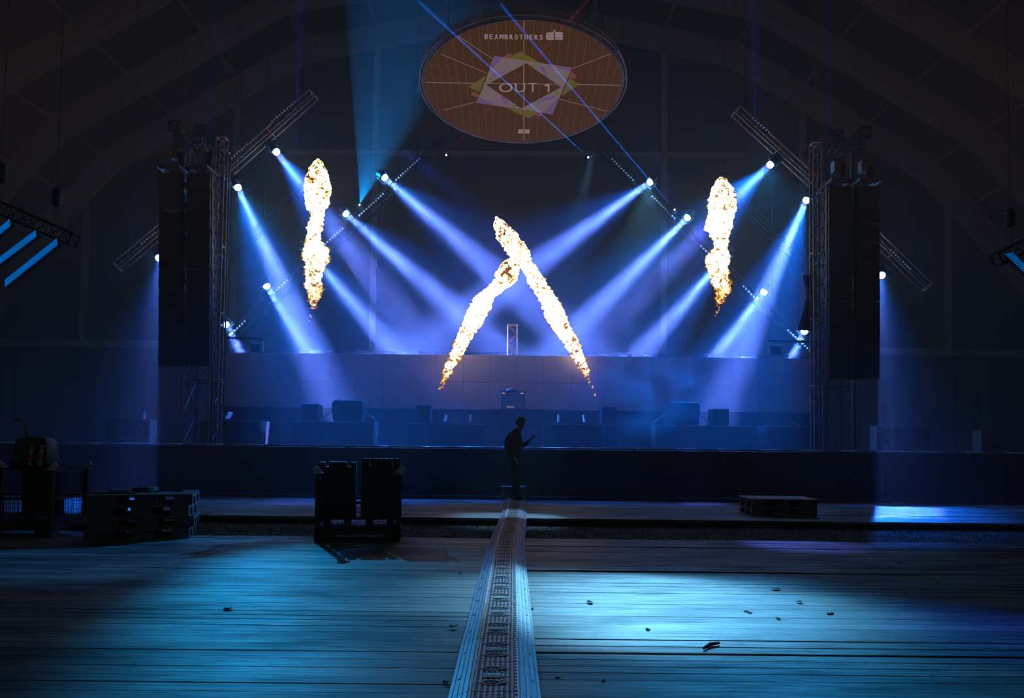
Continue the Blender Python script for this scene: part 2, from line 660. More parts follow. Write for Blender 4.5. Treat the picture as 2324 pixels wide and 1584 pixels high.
inner, outer = arch_off(0.0), arch_off(1.15)
for y in (39.6, 35.2, 30.8, 26.4):
    b = MB()
    n = len(inner)
    vs = []
    for yy in (y - 0.2, y + 0.2):
        vs += [(x, yy, z) for x, z in inner] + [(x, yy, z) for x, z in outer]
    fs = []
    for i in range(n - 1):
        fs += [(i, i + 1, n + i + 1, n + i), (2 * n + i, 3 * n + i, 3 * n + i + 1, 2 * n + i + 1),
               (i, 2 * n + i, 2 * n + i + 1, i + 1), (n + i, n + i + 1, 3 * n + i + 1, 3 * n + i)]
    b.add(vs, fs)
    rib = struct(b.build('beam', RIBM))
    # bolted flanges along the lower edge
    fl = MB()
    for i in range(n - 1):
        p, q = Vector((inner[i][0], y, inner[i][1])), Vector((inner[i + 1][0], y, inner[i + 1][1]))
        fl.bar(p, q, 0.62, 0.07, (0, 1, 0))
    fl.build('flange', RIBM, rib)
# roof cloth and the side walls that run up into it
oc = arch_off(1.2)


def shell(name, idx, mat):
    vs, fs = [], []
    for y in (8.0, 40.2):
        vs += [(oc[i][0], y, oc[i][1]) for i in idx] + [(oc[i][0] * 1.004, y, oc[i][1] + 0.06) for i in idx]
    n = len(idx)
    for i in range(n - 1):
        fs += [(i, i + 1, 2 * n + i + 1, 2 * n + i), (n + i, 3 * n + i, 3 * n + i + 1, n + i + 1)]
    struct(MB().add(vs, fs).build(name, mat))


shell('wall_left', [0, 1, 2], ROOFM)
shell('ceiling', [2, 3, 4, 5, 6], ROOFM)
shell('wall_right', [6, 7, 8], ROOFM)
pur = arch_off(0.95)
for i in range(len(pur) - 1):
    for t in (0.0, 0.34, 0.67):
        if i == 0 and t == 0:
            continue
        x = pur[i][0] * (1 - t) + pur[i + 1][0] * t
        z = pur[i][1] * (1 - t) + pur[i + 1][1] * t
        struct(MB().bar((x, 10, z), (x, 39.6, z), 0.16).build('beam', RIBM))
b = MB()
poly = [(x, z) for x, z in outer]
b.prism(poly, 40.0, 40.15)
struct(b.build('wall_back', GABLE))
GY = 39.3
for px, t, lo in ((197, 470, 795), (540, 222, 800), (857, 98, 800), (1508, 103, 800), (1822, 228, 805), (2150, 482, 812)):
    a, c = P(px, t, GY), P(px, lo, GY)
    s = MB()
    x = a.x
    s.box((x, GY, (a.z + 1) / 2), (0.36, 0.10, a.z - 1)).box((x, GY + 0.16, (a.z + 1) / 2), (0.05, 0.3, a.z - 1))
    struct(s.build('column', RIBM))
for (x0, y0, x1, y1, w) in ((655, 346, 1690, 352, 0.26), (0, 777, 362, 782, 0.4), (1990, 797, 2324, 803, 0.4)):
    struct(MB().bar(P(x0, y0, GY - 0.1), P(x1, y1, GY - 0.1), 0.2, w).build('beam', RIBM))
# black drape hung below the lower rail, in folds
b = MB()
vs, fs = [], []
n = 240
top, bot = P(1172, 800, 38.6).z, 0.0
for i in range(n + 1):
    x = -29 + 58 * i / n
    y = 38.6 + 0.16 * math.sin(i * 1.35) + 0.06 * math.sin(i * 3.1)
    vs += [(x, y, bot), (x, y, top)]
for i in range(n):
    fs.append((2 * i, 2 * i + 2, 2 * i + 3, 2 * i + 1))
for o in [b.add(vs, fs).build('drape', DRAPE)]:
    o.modifiers.new('thick', 'SOLIDIFY').thickness = 0.02
    tag(o, 'wide black drape in folds across the foot of the back wall', 'curtain')
    rail = MB().tube([(-29, 38.6, top), (29, 38.6, top)], 0.05).build('rail', STEEL, o)
    q = MB()
    for x in range(-28, 29, 8):
        q.tube([(x, 38.8, -0.1), (x, 38.8, top)], 0.06)
    q.build('support_pole', STEEL, o)
# ------------------------------------------------------------------ stage
SZ = 1.15
struct(MB().box((0, 24.3, SZ / 2 - 0.06), (34, 13.2, SZ + 0.12)).build('stage', BLACK))
LY = 22.9
RZ = P(1172, 932, LY).z
LT = P(1172, 806, LY).z
xl, xr = P(500, 870, LY).x, P(1846, 870, LY).x
t = thing('riser', 'long dark riser at the back of the stage below the grey screen wall', 'riser', ((xl + xr) / 2, LY - 0.02, SZ))
MB().box((0, 0.3, (RZ - SZ) / 2), (xr - xl, 0.6, RZ - SZ)).build('body', M('riser_cloth', (0.03, 0.03, 0.035), 0.8), t)
MB().box((0, 0.29, RZ - SZ + 0.012), (xr - xl + 0.06, 0.66, 0.03)).build('deck', BLACK, t)
# screen wall of grey panels on the riser
t = thing('led_wall', 'wide low wall of blank grey screen panels standing on the stage riser', 'screen', ((xl + xr) / 2, LY + 0.1, RZ + 0.03))
NP = 22
pw = (xr - xl) / NP
ph = (LT - RZ - 0.03) / 2
g = [M('screen_grey_%s' % n_, (v * 1.15, v * 0.88, v * 0.82), 0.75, var=0.08, scale=2) for n_, v in (('one', 0.295), ('two', 0.275), ('three', 0.32))]
pb = {}
rr = random.Random(11)
for k in range(3):
    pb[k] = None
for i in range(NP):
    for j in range(2):
        k = rr.choice((0, 0, 1, 2))
        if pb[k] is None:
            pb[k] = MB().box((0, 0, ph / 2), (pw - 0.008, 0.12, ph - 0.008)).build('panel', g[k], t, bevel=0.004)
            o = pb[k]
        else:
            o = pb[k].copy()
            COL.objects.link(o)
            o.parent = t
        o.location = (-(xr - xl) / 2 + (i + 0.5) * pw, rr.uniform(-0.004, 0.004), j * ph)
MB().box((0, 0.085, ph), (xr - xl, 0.03, 2 * ph)).build('backing', BLACK, t)
q = MB()
for i in range(0, NP + 1, 2):
    x = -(xr - xl) / 2 + i * pw
    q.bar((x, 0.1, 0), (x, 0.1, 2 * ph), 0.05).bar((x, 0.1, 1.2), (x, 0.45, 0), 0.04)
stuff(q.build('support_frame', STEEL, t))


# ------------------------------------------------------------------ trusses
def truss_geo(L, s=0.29, r=0.024, step=0.29):
    h = s / 2
    ch = [MB().tube([(0, a * h, c * h), (L, a * h, c * h)], r, 8) for a in (-1, 1) for c in (-1, 1)]
    br = MB()
    n = max(1, round(L / step))
    d = L / n
    for i in range(n):
        x0, x1 = i * d, (i + 1) * d
        for a in (-1, 1):
            k = 1 if i % 2 else -1
            br.tube([(x0, a * h, -k * h), (x1, a * h, k * h)], r * 0.42, 5)
            br.tube([(x0, -k * h, a * h), (x1, k * h, a * h)], r * 0.42, 5)
    ens = []
    for x in [0, L] + [j * 2.0 for j in range(1, int(L / 2.0 + 0.2))]:
        en = MB()
        ens.append(en)
        for a in (-1, 1):
            en.bar((x, -h, a * h), (x, h, a * h), r * 1.3).bar((x, a * h, -h), (x, a * h, h), r * 1.3)
    return ch, br, ens


def truss(label, p, q, s=0.29, r=0.024, name='truss', cables=(), group=None, step=None, cross=False, mat=None):
    p, q = Vector(p), Vector(q)
    up = (0, 0, 1) if abs((q - p).normalized().z) < 0.95 else (0, -1, 0)
    m = frame_along(p, q, up)
    t = thing(name, label, 'truss', group=group, matrix=m)
    L = (q - p).length
    ch, br, ens = truss_geo(L, s, r, step or s)
    mat = mat or ALU
    for c in ch:
        c.build('chord', mat, t, smooth=True)
    if cross:
        for a in (-1, 1):
            n = max(1, round(L / (step or s)))
            for i in range(n):
                x0, x1 = L * i / n, L * (i + 1) / n
                br.tube([(x0, a * s / 2, s / 2), (x1, a * s / 2, -s / 2)], r * 0.42, 5).tube([(x0, a * s / 2, -s / 2), (x1, a * s / 2, s / 2)], r * 0.42, 5)
    stuff(br.build('brace', TRUSSD if mat is TRUSSB else mat, t))
    for en in ens:
        en.build('end_frame', mat, t)
    inv = m.inverted()
    for f in cables:
        a = p.lerp(q, f)
        # steel rope straight up to the roof
        z = roof_z(a.x)
        MB().tube([inv @ a, inv @ Vector((a.x, a.y, z))], 0.008, 5).build('steel_rope', STEEL, t)
        MB().lathe([(0.05, 0), (0.09, 0.05), (0.09, 0.32), (0.05, 0.4)], 10, c=inv @ (a + Vector((0, 0, 0.55))), rot=inv.to_3x3()).build('chain_hoist', BLACK, t)
    return t


def roof_z(x):
    for i in range(len(ARCH) - 1):
        (a, za), (c, zc) = ARCH[i], ARCH[i + 1]
        if a <= x <= c:
            return za + (zc - za) * (x - a) / (c - a) + 1.1
    return 20


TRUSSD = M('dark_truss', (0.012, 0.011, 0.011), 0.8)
TRUSSB = M('warmlit_truss', (0.62, 0.38, 0.25), 0.5)  # warm light on the chords is put into this colour
TR = {
    'left chevron truss': ((1004, 327), (505, 786), 24.6, 'long left truss of the chevron below the round screen'),
    'right chevron truss': ((1352, 330), (1842, 800), 24.6, 'long right truss of the chevron below the round screen'),
    'upper left truss': ((712, 215), (505, 399), 23.5, 'short sloping truss high on the left, ending at the left speaker tower'),
    'upper right truss': ((1670, 252), (1866, 431), 23.5, 'short sloping truss high on the right, ending at the right speaker tower'),
    'far left truss': ((425, 474), (268, 606), 24.5, 'sloping truss left of the left speaker array, half hidden behind it'),
    'far right truss': ((1935, 488), (2104, 652), 24.5, 'sloping truss right of the right speaker array, half hidden behind it'),
}
AX = {}
for k, (a, c, y, lab) in TR.items():
    p, q = P(*a, y), P(*c, y)
    AX[k] = (p, q)
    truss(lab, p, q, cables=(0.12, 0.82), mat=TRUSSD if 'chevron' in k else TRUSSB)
# trusses faintly seen behind the upper two
truss('dim sloping truss far behind the left flame jet', P(735, 385, 27), P(505, 600, 27), cables=(0.1, 0.9), mat=STEEL)
truss('dim sloping truss far behind the right flame jet', P(1620, 400, 27), P(1845, 620, 27), cables=(0.1, 0.9), mat=STEEL)
# short upright stub of truss in the middle, flame light put into its colour
a, c = P(1163, 808, 26.6), P(1163, 740, 26.6)
truss('flame-lit orange upright stub of truss rising behind the middle of the grey screen wall', (P(1163, 770, 23.75).x, 23.75, SZ), (P(1163, 770, 23.75).x, 23.75, P(1163, 738, 23.75).z), s=0.31, r=0.026, cross=True, mat=M('flamelit_truss', (0.42, 0.15, 0.02), 0.7))

# rows of small round lamps (pixel bars) along the trusses
BULB = M('bulb', (0.62, 0.5, 0.46), 0.35)
bar_proto = None
BARS = [  # two pixel ends, depth
    ((952, 360), (900, 408), 'left chevron truss, uppermost'), ((869, 441), (816, 489), 'left chevron truss, between its upper lamps'),
    ((777, 519), (738, 554), 'left chevron truss, right of the flame'), ((651, 636), (622, 664), 'left chevron truss, left of the flame'),
    ((556, 729), (522, 761), 'left chevron truss, lowest'),
    ((1389, 361), (1436, 408), 'right chevron truss, uppermost'), ((1481, 446), (1530, 495), 'right chevron truss, between its upper lamps'),
    ((1591, 559), (1618, 585), 'right chevron truss, left of the flame'), ((1687, 650), (1716, 679), 'right chevron truss, right of the flame'),
    ((1788, 750), (1838, 796), 'right chevron truss, lowest'),
    ((668, 231), (617, 276), 'upper left truss, upper one'), ((560, 328), (520, 364), 'upper left truss, lower one'),
    ((1709, 268), (1746, 300), 'upper right truss'),
    ((352, 528), (322, 553), 'far left truss'), ((2022, 568), (2066, 610), 'far right truss'),
]
for (a, c, lab) in BARS:
    y = 24.33 if 'chevron' in lab else (23.23 if 'upper' in lab[:6] else 24.23)
    p, q = sorted((P(*a, y), P(*c, y)), key=lambda w: w.x)
    t = thing('pixel_bar', 'bar of small round bulbs on the ' + lab, 'lamp bar', matrix=frame_along(p, q), group='bulb bars on the trusses')
    L = (q - p).length
    MB().box((L / 2, 0.06, 0), (L + 0.1, 0.06, 0.09)).build('body', BLACK, t, bevel=0.008)
    n = max(6, round(L / 0.105))
    bl = MB()
    for i in range(n):
        bl.lathe([(0.02, -0.03), (0.036, -0.015), (0.04, 0.008), (0.028, 0.03), (0.008, 0.038)], 10, c=(L * i / (n - 1), 0.0, 0), rot=Matrix.Rotation(math.radians(90), 3, 'X'))
    stuff(bl.build('bulb', BULB, t, smooth=True))
    for s in (0.2, 0.8):
        MB().bar((L * s, 0.06, 0), (L * s, 0.16, -0.02), 0.04).build('clamp', STEEL, t)

# ------------------------------------------------------------------ moving heads
LENSM = M('lamp_lens', (0.0, 0.0, 0.0), 0.3, emit=(0.10, 0.38, 1.0), estr=150.0)
head0 = None


def make_head():
    t = thing('moving_head', '', 'stage lamp')
    MB().box((0, 0, 0.36), (0.3, 0.26, 0.12)).build('base', BLACK, t, bevel=0.015)
    y = MB()
    for s in (-1, 1):
        y.box((s * 0.165, 0, 0.14), (0.035, 0.12, 0.36))
    y.box((0, 0, 0.29), (0.36, 0.12, 0.04))
    y.build('yoke', BLACK, t, bevel=0.008)
    h = MB().lathe([(0.07, 0.17), (0.12, 0.14), (0.13, 0.02), (0.135, -0.1), (0.125, -0.12), (0.122, -0.1)], 18).build('head', BLACK, t, smooth=True)
    pr = [(0.115 * math.sin(a), -0.17 - 0.1 * math.cos(a)) for a in [0.05 + i * 0.26 for i in range(9)]]
    MB().lathe(pr, 20).build('lens', LENSM, h, smooth=True)
    MB().bar((0, 0, 0.42), (0, 0, 0.5), 0.05).build('clamp', STEEL, t)
    return t


places = {'left chevron truss': ['topmost', 'second from the top', 'third down, beside the flame', 'fourth from the top', 'lowest'],
          'right chevron truss': ['topmost', 'second from the top', 'third down, behind the flame', 'fourth from the top', 'lowest'],
          'upper left truss': ['upper of two', 'lower of two'], 'upper right truss': ['upper of two', 'lower of two'],
          'far left truss': ['beside the left array'], 'far right truss': ['beside the right array']}
cnt = {}
head0 = make_head()
first = True
for f in FIX:
    row = f[8]
    k = cnt.get(row, 0)
    cnt[row] = k + 1
    d = fix_dir(f)
    lens = P(f[0], f[1], f[2])
    piv = lens - d * 0.21
    p, q = AX[row]
    ax = (q - p).normalized()
    foot = p + ax * (piv - p).dot(ax)
    z = (foot - piv)
    dist = z.length
    z.normalize()
    y = z.cross(ax).normalized()
    x = y.cross(z)
    m = Matrix((x, y, z)).transposed().to_4x4()
    m.translation = piv
    lab = 'bright blue-white stage lamp on the %s, %s' % (row, places[row][k])
    if first:
        t = head0
        t.matrix_world = m
        t['label'], t['group'] = lab, 'bright lamps on the trusses'
        first = False
    else:
        t = dup(head0, label=lab, group='bright lamps on the trusses', matrix=m)
    for c in kids(t):
        if c.name.split('.')[0] == 'head':
            loc = m.to_3x3().inverted() @ d
            c.rotation_mode = 'QUATERNION'
            c.rotation_quaternion = loc.to_track_quat('-Z', 'Y')
    if dist > 0.5:
        MB().tube([(0, 0, 0.42), (0, 0, dist - 0.1)], 0.02, 6).build('drop_pole', STEEL, t)

# ------------------------------------------------------------------ lasers
def laser(px, py, y, lab, col, strength=8):
    p = P(px, py, y)
    t = thing('laser_projector', lab, 'laser', p)
    MB().box((0, 0.16, 0), (0.22, 0.3, 0.14)).build('body', BLACK, t, bevel=0.01)
    MB().lathe([(0.03, 0.0), (0.03, 0.012), (0.01, 0.02)], 12, c=(0, 0, 0), rot=Matrix.Rotation(math.radians(90), 3, 'X')).build('aperture', M('aperture_' + lab[:3], (0, 0, 0), emit=col, estr=strength), t)
    row = 'left chevron truss' if px < 1172 else 'right chevron truss'
    a, q = AX[row]
    ax = (q - a).normalized()
    foot = a + ax * (p - a).dot(ax)
    MB().tube([(0, 0.16, 0), foot - p], 0.018, 6).build('bracket', STEEL, t)
    return p


LASERS = []
pa = laser(816, 465, 24.0, 'small laser sending a pale blue fan up the left side', (0.5, 0.8, 1))
pb_ = laser(1335, 357, 24.0, 'small laser whose thin blue ray crosses the middle of the round screen', (0.6, 0.85, 1), 12)
pc = laser(1531, 476, 24.0, 'small laser whose thin blue ray passes the right chevron lamp', (0.5, 0.8, 1), 10)
pd = laser(1013, 352, 24.0, 'small red laser below the left rim of the round screen', (1, 0.02, 0.03), 5)


def ray(p, q, watts, col, deg=1.0, blend=1.0, k=0.35):
    d = Vector(q) - Vector(p)
    o = spot('laser_lamp', Vector(p) + d.normalized() * 0.06, d, deg, blend, watts, col, 0.004)
    o.scale = (k, k, 1)
    return o


ray(pb_, P(930, -15, 10.0), 1.2e7, (0.01, 0.16, 1), 1.0, 1.0, 0.24)
ray(pc, P(1115, -15, 10.0), 1.2e7, (0.0, 0.16, 1), 1.0, 1.0, 0.24)
ray(pd, P(1120, 235, 20.0), 9e5, (1, 0.0, 0.03), 1.0, 1.0, 0.5)
ray(pa, P(921, 100, 23.5), 11000, (0.0, 0.3, 1), 41, 0.03, 1.0)
# ------------------------------------------------------------------ speaker towers and arrays
CAB = M('speaker_black', (0.012, 0.012, 0.013), 0.6)
GRL = M('speaker_grille', (0.01, 0.01, 0.011), 0.75, bump=0.3, scale=120)
cab0 = None


def make_cab(w, h, d):
    t = thing('line_array_speaker', '', 'loudspeaker')
    MB().prism([(-d / 2, -h / 2 + 0.002), (d / 2, -h / 2 + 0.03), (d / 2, h / 2 - 0.03), (-d / 2, h / 2 - 0.002)], -w / 2, w / 2, 'x').build('cabinet', CAB, t, bevel=0.012)
    MB().box((0, -d / 2 - 0.012, 0), (w - 0.07, 0.022, h - 0.07)).build('grille', GRL, t, bevel=0.006)
    for s in (-1, 1):
        p = MB().box((s * (w / 2 + 0.012), -d / 2 + 0.16, 0), (0.02, 0.1, h + 0.045)).box((s * (w / 2 + 0.02), -d / 2 + 0.16, h / 2 - 0.06), (0.03, 0.14, 0.05))
        p.build('rigging_plate', STEEL, t)
        MB().bar((s * (w / 2 + 0.03), -0.05, -0.09), (s * (w / 2 + 0.03), -0.05, 0.09), 0.03).build('handle', STEEL, t)
    return t


NUM = ['topmost', 'second from the top', 'third from the top', 'fourth from the top', 'fifth from the top', 'sixth from the top', 'seventh from the top', 'eighth from the top', 'ninth from the top', 'lowest']


def array(side, xa, xb, y0, y1, Y):
    global cab0
    n = 10
    for col in range(2):
        x0 = xa + (xb - xa) * col / 2
        x1 = xa + (xb - xa) * (col + 1) / 2
        for i in range(n):
            py = y0 + (y1 - y0) * (i + 0.5) / n
            c = P((x0 + x1) / 2, py, Y)
            if i >= (5 if side == 'left' else 6):
                c.z -= 0.035
            w = (x1 - x0) / F * Y - 0.14
            h = (y1 - y0) / n / F * Y
            which = ('outer' if (col == 0) == (side == 'left') else 'inner')
            lab = 'black loudspeaker in the hanging %s array, %s column, %s' % (side, which, NUM[i])
            if cab0 is None:
                cab0 = make_cab(w, h, 0.6)
                t = cab0
                t['label'], t['group'] = lab, 'loudspeakers of the hanging arrays'
                t.location = c
            else:
                t = dup(cab0, c, label=lab, group='loudspeakers of the hanging arrays')
        # bumper bar on top of each column
        c = P((x0 + x1) / 2, y0 - 8, Y)
        w = (x1 - x0) / F * Y
        t = thing('array_frame', 'steel flying frame on top of the %s column of the %s speaker array' % (which, side), 'rigging', c)
        q = MB()
        for s in (-1, 1):
            q.box((s * w * 0.36, 0, 0.03), (0.06, 0.9, 0.1))
        q.box((0, -0.3, 0.03), (w * 0.8, 0.06, 0.1)).box((0, 0.3, 0.03), (w * 0.8, 0.06, 0.1))
        q.build('frame', STEEL, t)
        zt = P((x0 + x1) / 2, 332 if side == 'left' else 350, Y).z
        MB().tube([(0, 0, 0.08), (0, 0, 0.5)], 0.012, 6).build('chain', STEEL, t)
        MB().box((0, 0, 0.56), (0.2, 0.24, 0.34)).lathe([(0.05, 0.7), (0.05, 0.8), (0.02, 0.86)], 10).build('chain_hoist', M('hoist_brown', (0.10, 0.05, 0.025), 0.5), t, bevel=0.0)
        za = P(*ARMS[side][0 if which == 'outer' else 1][:2], 21.4).z - 0.125 - c.z
        MB().tube([(0, 0, 0.8), (0, 0, za)], 0.012, 6).build('rope', STEEL, t)
        MB().box((0, 0, za), (0.34, 0.12, 0.04)).build('sling', STEEL, t)
        MB().lathe([(0.05, -0.1), (0.1, 0.0), (0.11, 0.3), (0.09, 0.32)], 12, c=(0.2, 0, 0.28)).build('chain_bag', BLACK, t)
        lp = MB()
        for k in range(3):
            pts = [(0.25 * math.cos(a) * (1 + .1 * k) - 0.1, -0.1 * k + 0.05, 0.35 + 0.3 * math.sin(a) + 0.05 * k) for a in [-2.6 + j * 0.35 for j in range(12)]]
            lp.tube(pts, 0.016, 6)
        stuff(lp.build('cable_loop', RUBBER, t))


ARMS = {'left': [(432, 338, 397.5), (508, 346, 460.5)], 'right': [(1930, 350, 1959), (1851, 356, 1897)]}
array('left', 366, 492, 400, 829, 20.0)
array('right', 1866, 1990, 430, 858, 20.0)


def tower(side, pxc, arm_px, inner_px, top_py):
    sg = -1 if side == 'left' else 1
    c = P(pxc, 900, 21.3)
    zt = P(pxc, top_py, 21.3).z
    t = truss('tall square tower truss standing behind the %s speaker array' % side, (c.x, 21.3, SZ), (c.x, 21.3, zt), s=0.86, r=0.03, name='tower', step=1.05, cross=True, mat=STEEL)
    # slim ladder truss on the stage side of the tower
    i0 = P(inner_px, 600, 20.4)
    truss('slim upright truss on the stage side of the %s speaker array' % side, (i0.x, 20.4, SZ), (i0.x, 20.4, zt - 0.1), s=0.25, r=0.024, step=0.3, cross=True, mat=TRUSSB)
    for k, px in enumerate(arm_px):
        a = P(px[0], px[1], 21.4)
        a.x = P(px[2], 400, 20.0).x
        b_ = Vector((a.x, 19.8, a.z))
        truss('%s arm truss reaching forward over the %s speaker array' % (('outer', 'inner')[k], side), a, b_, s=0.25, r=0.026, mat=TRUSSD)
    a = P(arm_px[0][2], arm_px[0][1], 20.2)
    b_ = P(arm_px[1][2], arm_px[1][1], 20.2)
    a.z = b_.z = P(arm_px[0][0], arm_px[0][1], 21.4).z
    truss('cross truss joining the two arms over the %s speaker array' % side, a + Vector((0, 0.0, -0.3)), b_ + Vector((0, 0.0, -0.3)), s=0.2, r=0.022, mat=STEEL)
    # slim pole between the columns of speakers, warm light put into its colour
    m = P((423 if side == 'left' else 1933), 600, 20.45)
    o = MB().tube([(m.x, 20.45, SZ), (m.x, 20.45, zt - 0.3)], 0.035, 10).build('pole', M('warmlit_pole', (0.45, 0.3, 0.2), 0.5), smooth=True)
    tag(o, 'thin warm-lit pole showing in the gap between the two columns of the %s array' % side, 'pole')
    # side arm with a hanging frame
    e = [(497, 766), (600, 769)] if side == 'left' else [(1845, 776), (1742, 774)]
    p, q = P(*e[0], 22.0), P(*e[1], 22.0)
    t = thing('side_arm', 'thin black arm with a hanging box frame on the stage side of the %s tower' % side, 'bracket', p)
    MB().bar((0, 0, 0), q - p, 0.07).build('arm', BLACK, t)
    for k in (0.72, 0.97):
        x = (q - p) * k
        MB().bar(x + Vector((0, 0, -0.03)), x + Vector((0, 0, -0.42)), 0.035).build('hanger', TRUSSB, t)
    MB().box((q - p) * 0.845 + Vector((0, 0, -0.3)), (0.32, 0.3, 0.26)).build('box', BLACK, t, bevel=0.02)
    MB().bar((0, 0, 0), (sg * 0.5, -0.4, 0.0), 0.06).build('mount', BLACK, t)
    if side == 'left':
        return
    # dark cloth tied back at the tower
    cx = (507 if side == 'left' else 1836)
    vs, fs = [], []
    for i in range(13):
        for j in range(17):
            s, v = i / 12, j / 16
            w = 0.12 + 0.42 * abs(v - 0.35) ** 1.2
            pt = P(cx, 625 + 125 * v, 20.58)
            vs.append((pt.x + 0.1 - sg * w * s * 1.2, 20.58 + 0.05 * math.sin(s * 15), pt.z))
    for i in range(12):
        for j in range(16):
            fs.append((i * 17 + j, i * 17 + j + 17, i * 17 + j + 18, i * 17 + j + 1))
    o = MB().add(vs, fs).build('cloth', DRAPE, smooth=True)
    o.modifiers.new('thick', 'SOLIDIFY').thickness = 0.01
    tag(o, 'gathered dark cloth tied to the slim upright truss by the %s array' % side, 'cloth')


tower('left', 463, ARMS['left'], 497, 336)
tower('right', 1893, ARMS['right'], 1852, 349)

# ------------------------------------------------------------------ frames of light bars at the sides of the hall
STRIP = M('blue_strip', (0, 0, 0), emit=(0.0, 0.10, 0.38), estr=1.0)


def strip_frame(side, Y, ends, edge):
    p, q = P(*edge[0], Y + 0.3), P(*edge[1], Y + 0.3)
    truss('dim sloping truss above the blue light strips at the far %s' % side, p, q, s=0.25, cables=(0.2, 0.8), mat=TRUSSD)
    for k, (a, c, wd_) in enumerate(ends):
        u, v = sorted((P(*a, Y), P(*c, Y)), key=lambda w: w.x)
        m = frame_along(u, v)
        lab = ('louvred blue light strip at the far left, %s of three' % ('uppermost', 'middle', 'lowest')[k]) if side == 'left' else 'louvred blue light strip cut by the right edge of the view'
        t = thing('light_strip', lab, 'light', matrix=m, group='blue light strips at the sides')
        L = (v - u).length
        h = wd_ / F * Y
        MB().box((L / 2, 0.05, 0), (L + 0.04, 0.06, h + 0.05)).build('housing', BLACK, t)
        n = int(L / 0.042)
        lv = MB()
        sk = 0.6
        for i in range(n):
            x = (i + 0.5) * L / n
            lv.add([(x - 0.012 - h * sk / 2, 0.0, -h / 2), (x + 0.012 - h * sk / 2, 0.0, -h / 2), (x + 0.012 + h * sk / 2, 0.0, h / 2), (x - 0.012 + h * sk / 2, 0.0, h / 2),
                    (x - 0.012 - h * sk / 2, 0.03, -h / 2), (x + 0.012 - h * sk / 2, 0.03, -h / 2), (x + 0.012 + h * sk / 2, 0.03, h / 2), (x - 0.012 + h * sk / 2, 0.03, h / 2)],
                   [(0, 1, 2, 3), (7, 6, 5, 4), (0, 4, 5, 1), (1, 5, 6, 2), (2, 6, 7, 3), (3, 7, 4, 0)])
        stuff(lv.build('louvre', STRIP, t))
        MB().tube([(0.1, 0.08, 0), (0.0, 0.3, 0.2)], 0.012, 6).build('bracket', STEEL, t)


strip_frame('left', 14.0, [((22, 504), (-60, 572), 13), ((81, 529), (-30, 612), 13), ((129, 548), (10, 643), 13)], ((-40, 455), (168, 545)))
strip_frame('right', 14.0, [((2290, 574), (2400, 680), 14)], ((2262, 590), (2420, 510)))

# ------------------------------------------------------------------ round screen overhead
SCY = 20.0
sc0 = P(1187, 186, SCY)


def proj(p):
    d = Vector(p) - EYE
    return (W / 2 - SX * W + F * d.dot(_r) / d.dot(_f), H / 2 + SY * W - F * d.dot(_u) / d.dot(_f))


R_ = 2.9
alpha = 0.15
for _ in range(60):                       # size, tilt and centre of the disc that looks like the photograph's
    v_ = Vector((0, -math.cos(alpha), math.sin(alpha)))
    pts = [proj(sc0 + _r * (R_ * math.cos(a)) + v_ * (R_ * math.sin(a))) for a in [i * 0.0628 for i in range(100)]]
    xs, ys = [p[0] for p in pts], [p[1] for p in pts]
    R_ *= 450 / (max(xs) - min(xs))
    alpha += (277 - (max(ys) - min(ys))) / 277 * 0.4
    sc0 += Vector(((1187 - (max(xs) + min(xs)) / 2) / F * SCY, 0, -(184 - (max(ys) + min(ys)) / 2) / F * SCY * -1 * -1))
v_ = Vector((0, -math.cos(alpha), math.sin(alpha)))
xr_ = Vector((math.cos(ROLL), 0, math.sin(ROLL)))
n_ = xr_.cross(v_)
SM = Matrix((xr_, v_, n_)).transposed().to_4x4()
SM.translation = sc0
SMI = SM.inverted()


def on_screen(px, py, lift=0.0):
    """Place on the disc (its own x, y) seen at a pixel."""
    u = (px - W / 2 + SX * W) / F
    v = -(py - H / 2 - SY * W) / F
    d = _r * u + _u * v + _f
    t = (sc0 - EYE).dot(n_) / d.dot(n_)
    p = SMI @ (EYE + d * t)
    return (p.x, p.y, lift)


face = 1.0 if n_.dot(EYE - sc0) > 0 else -1.0


def emis(name, col, s=1.0):
    return M(name, (0, 0, 0), 0.8, emit=col, estr=s)


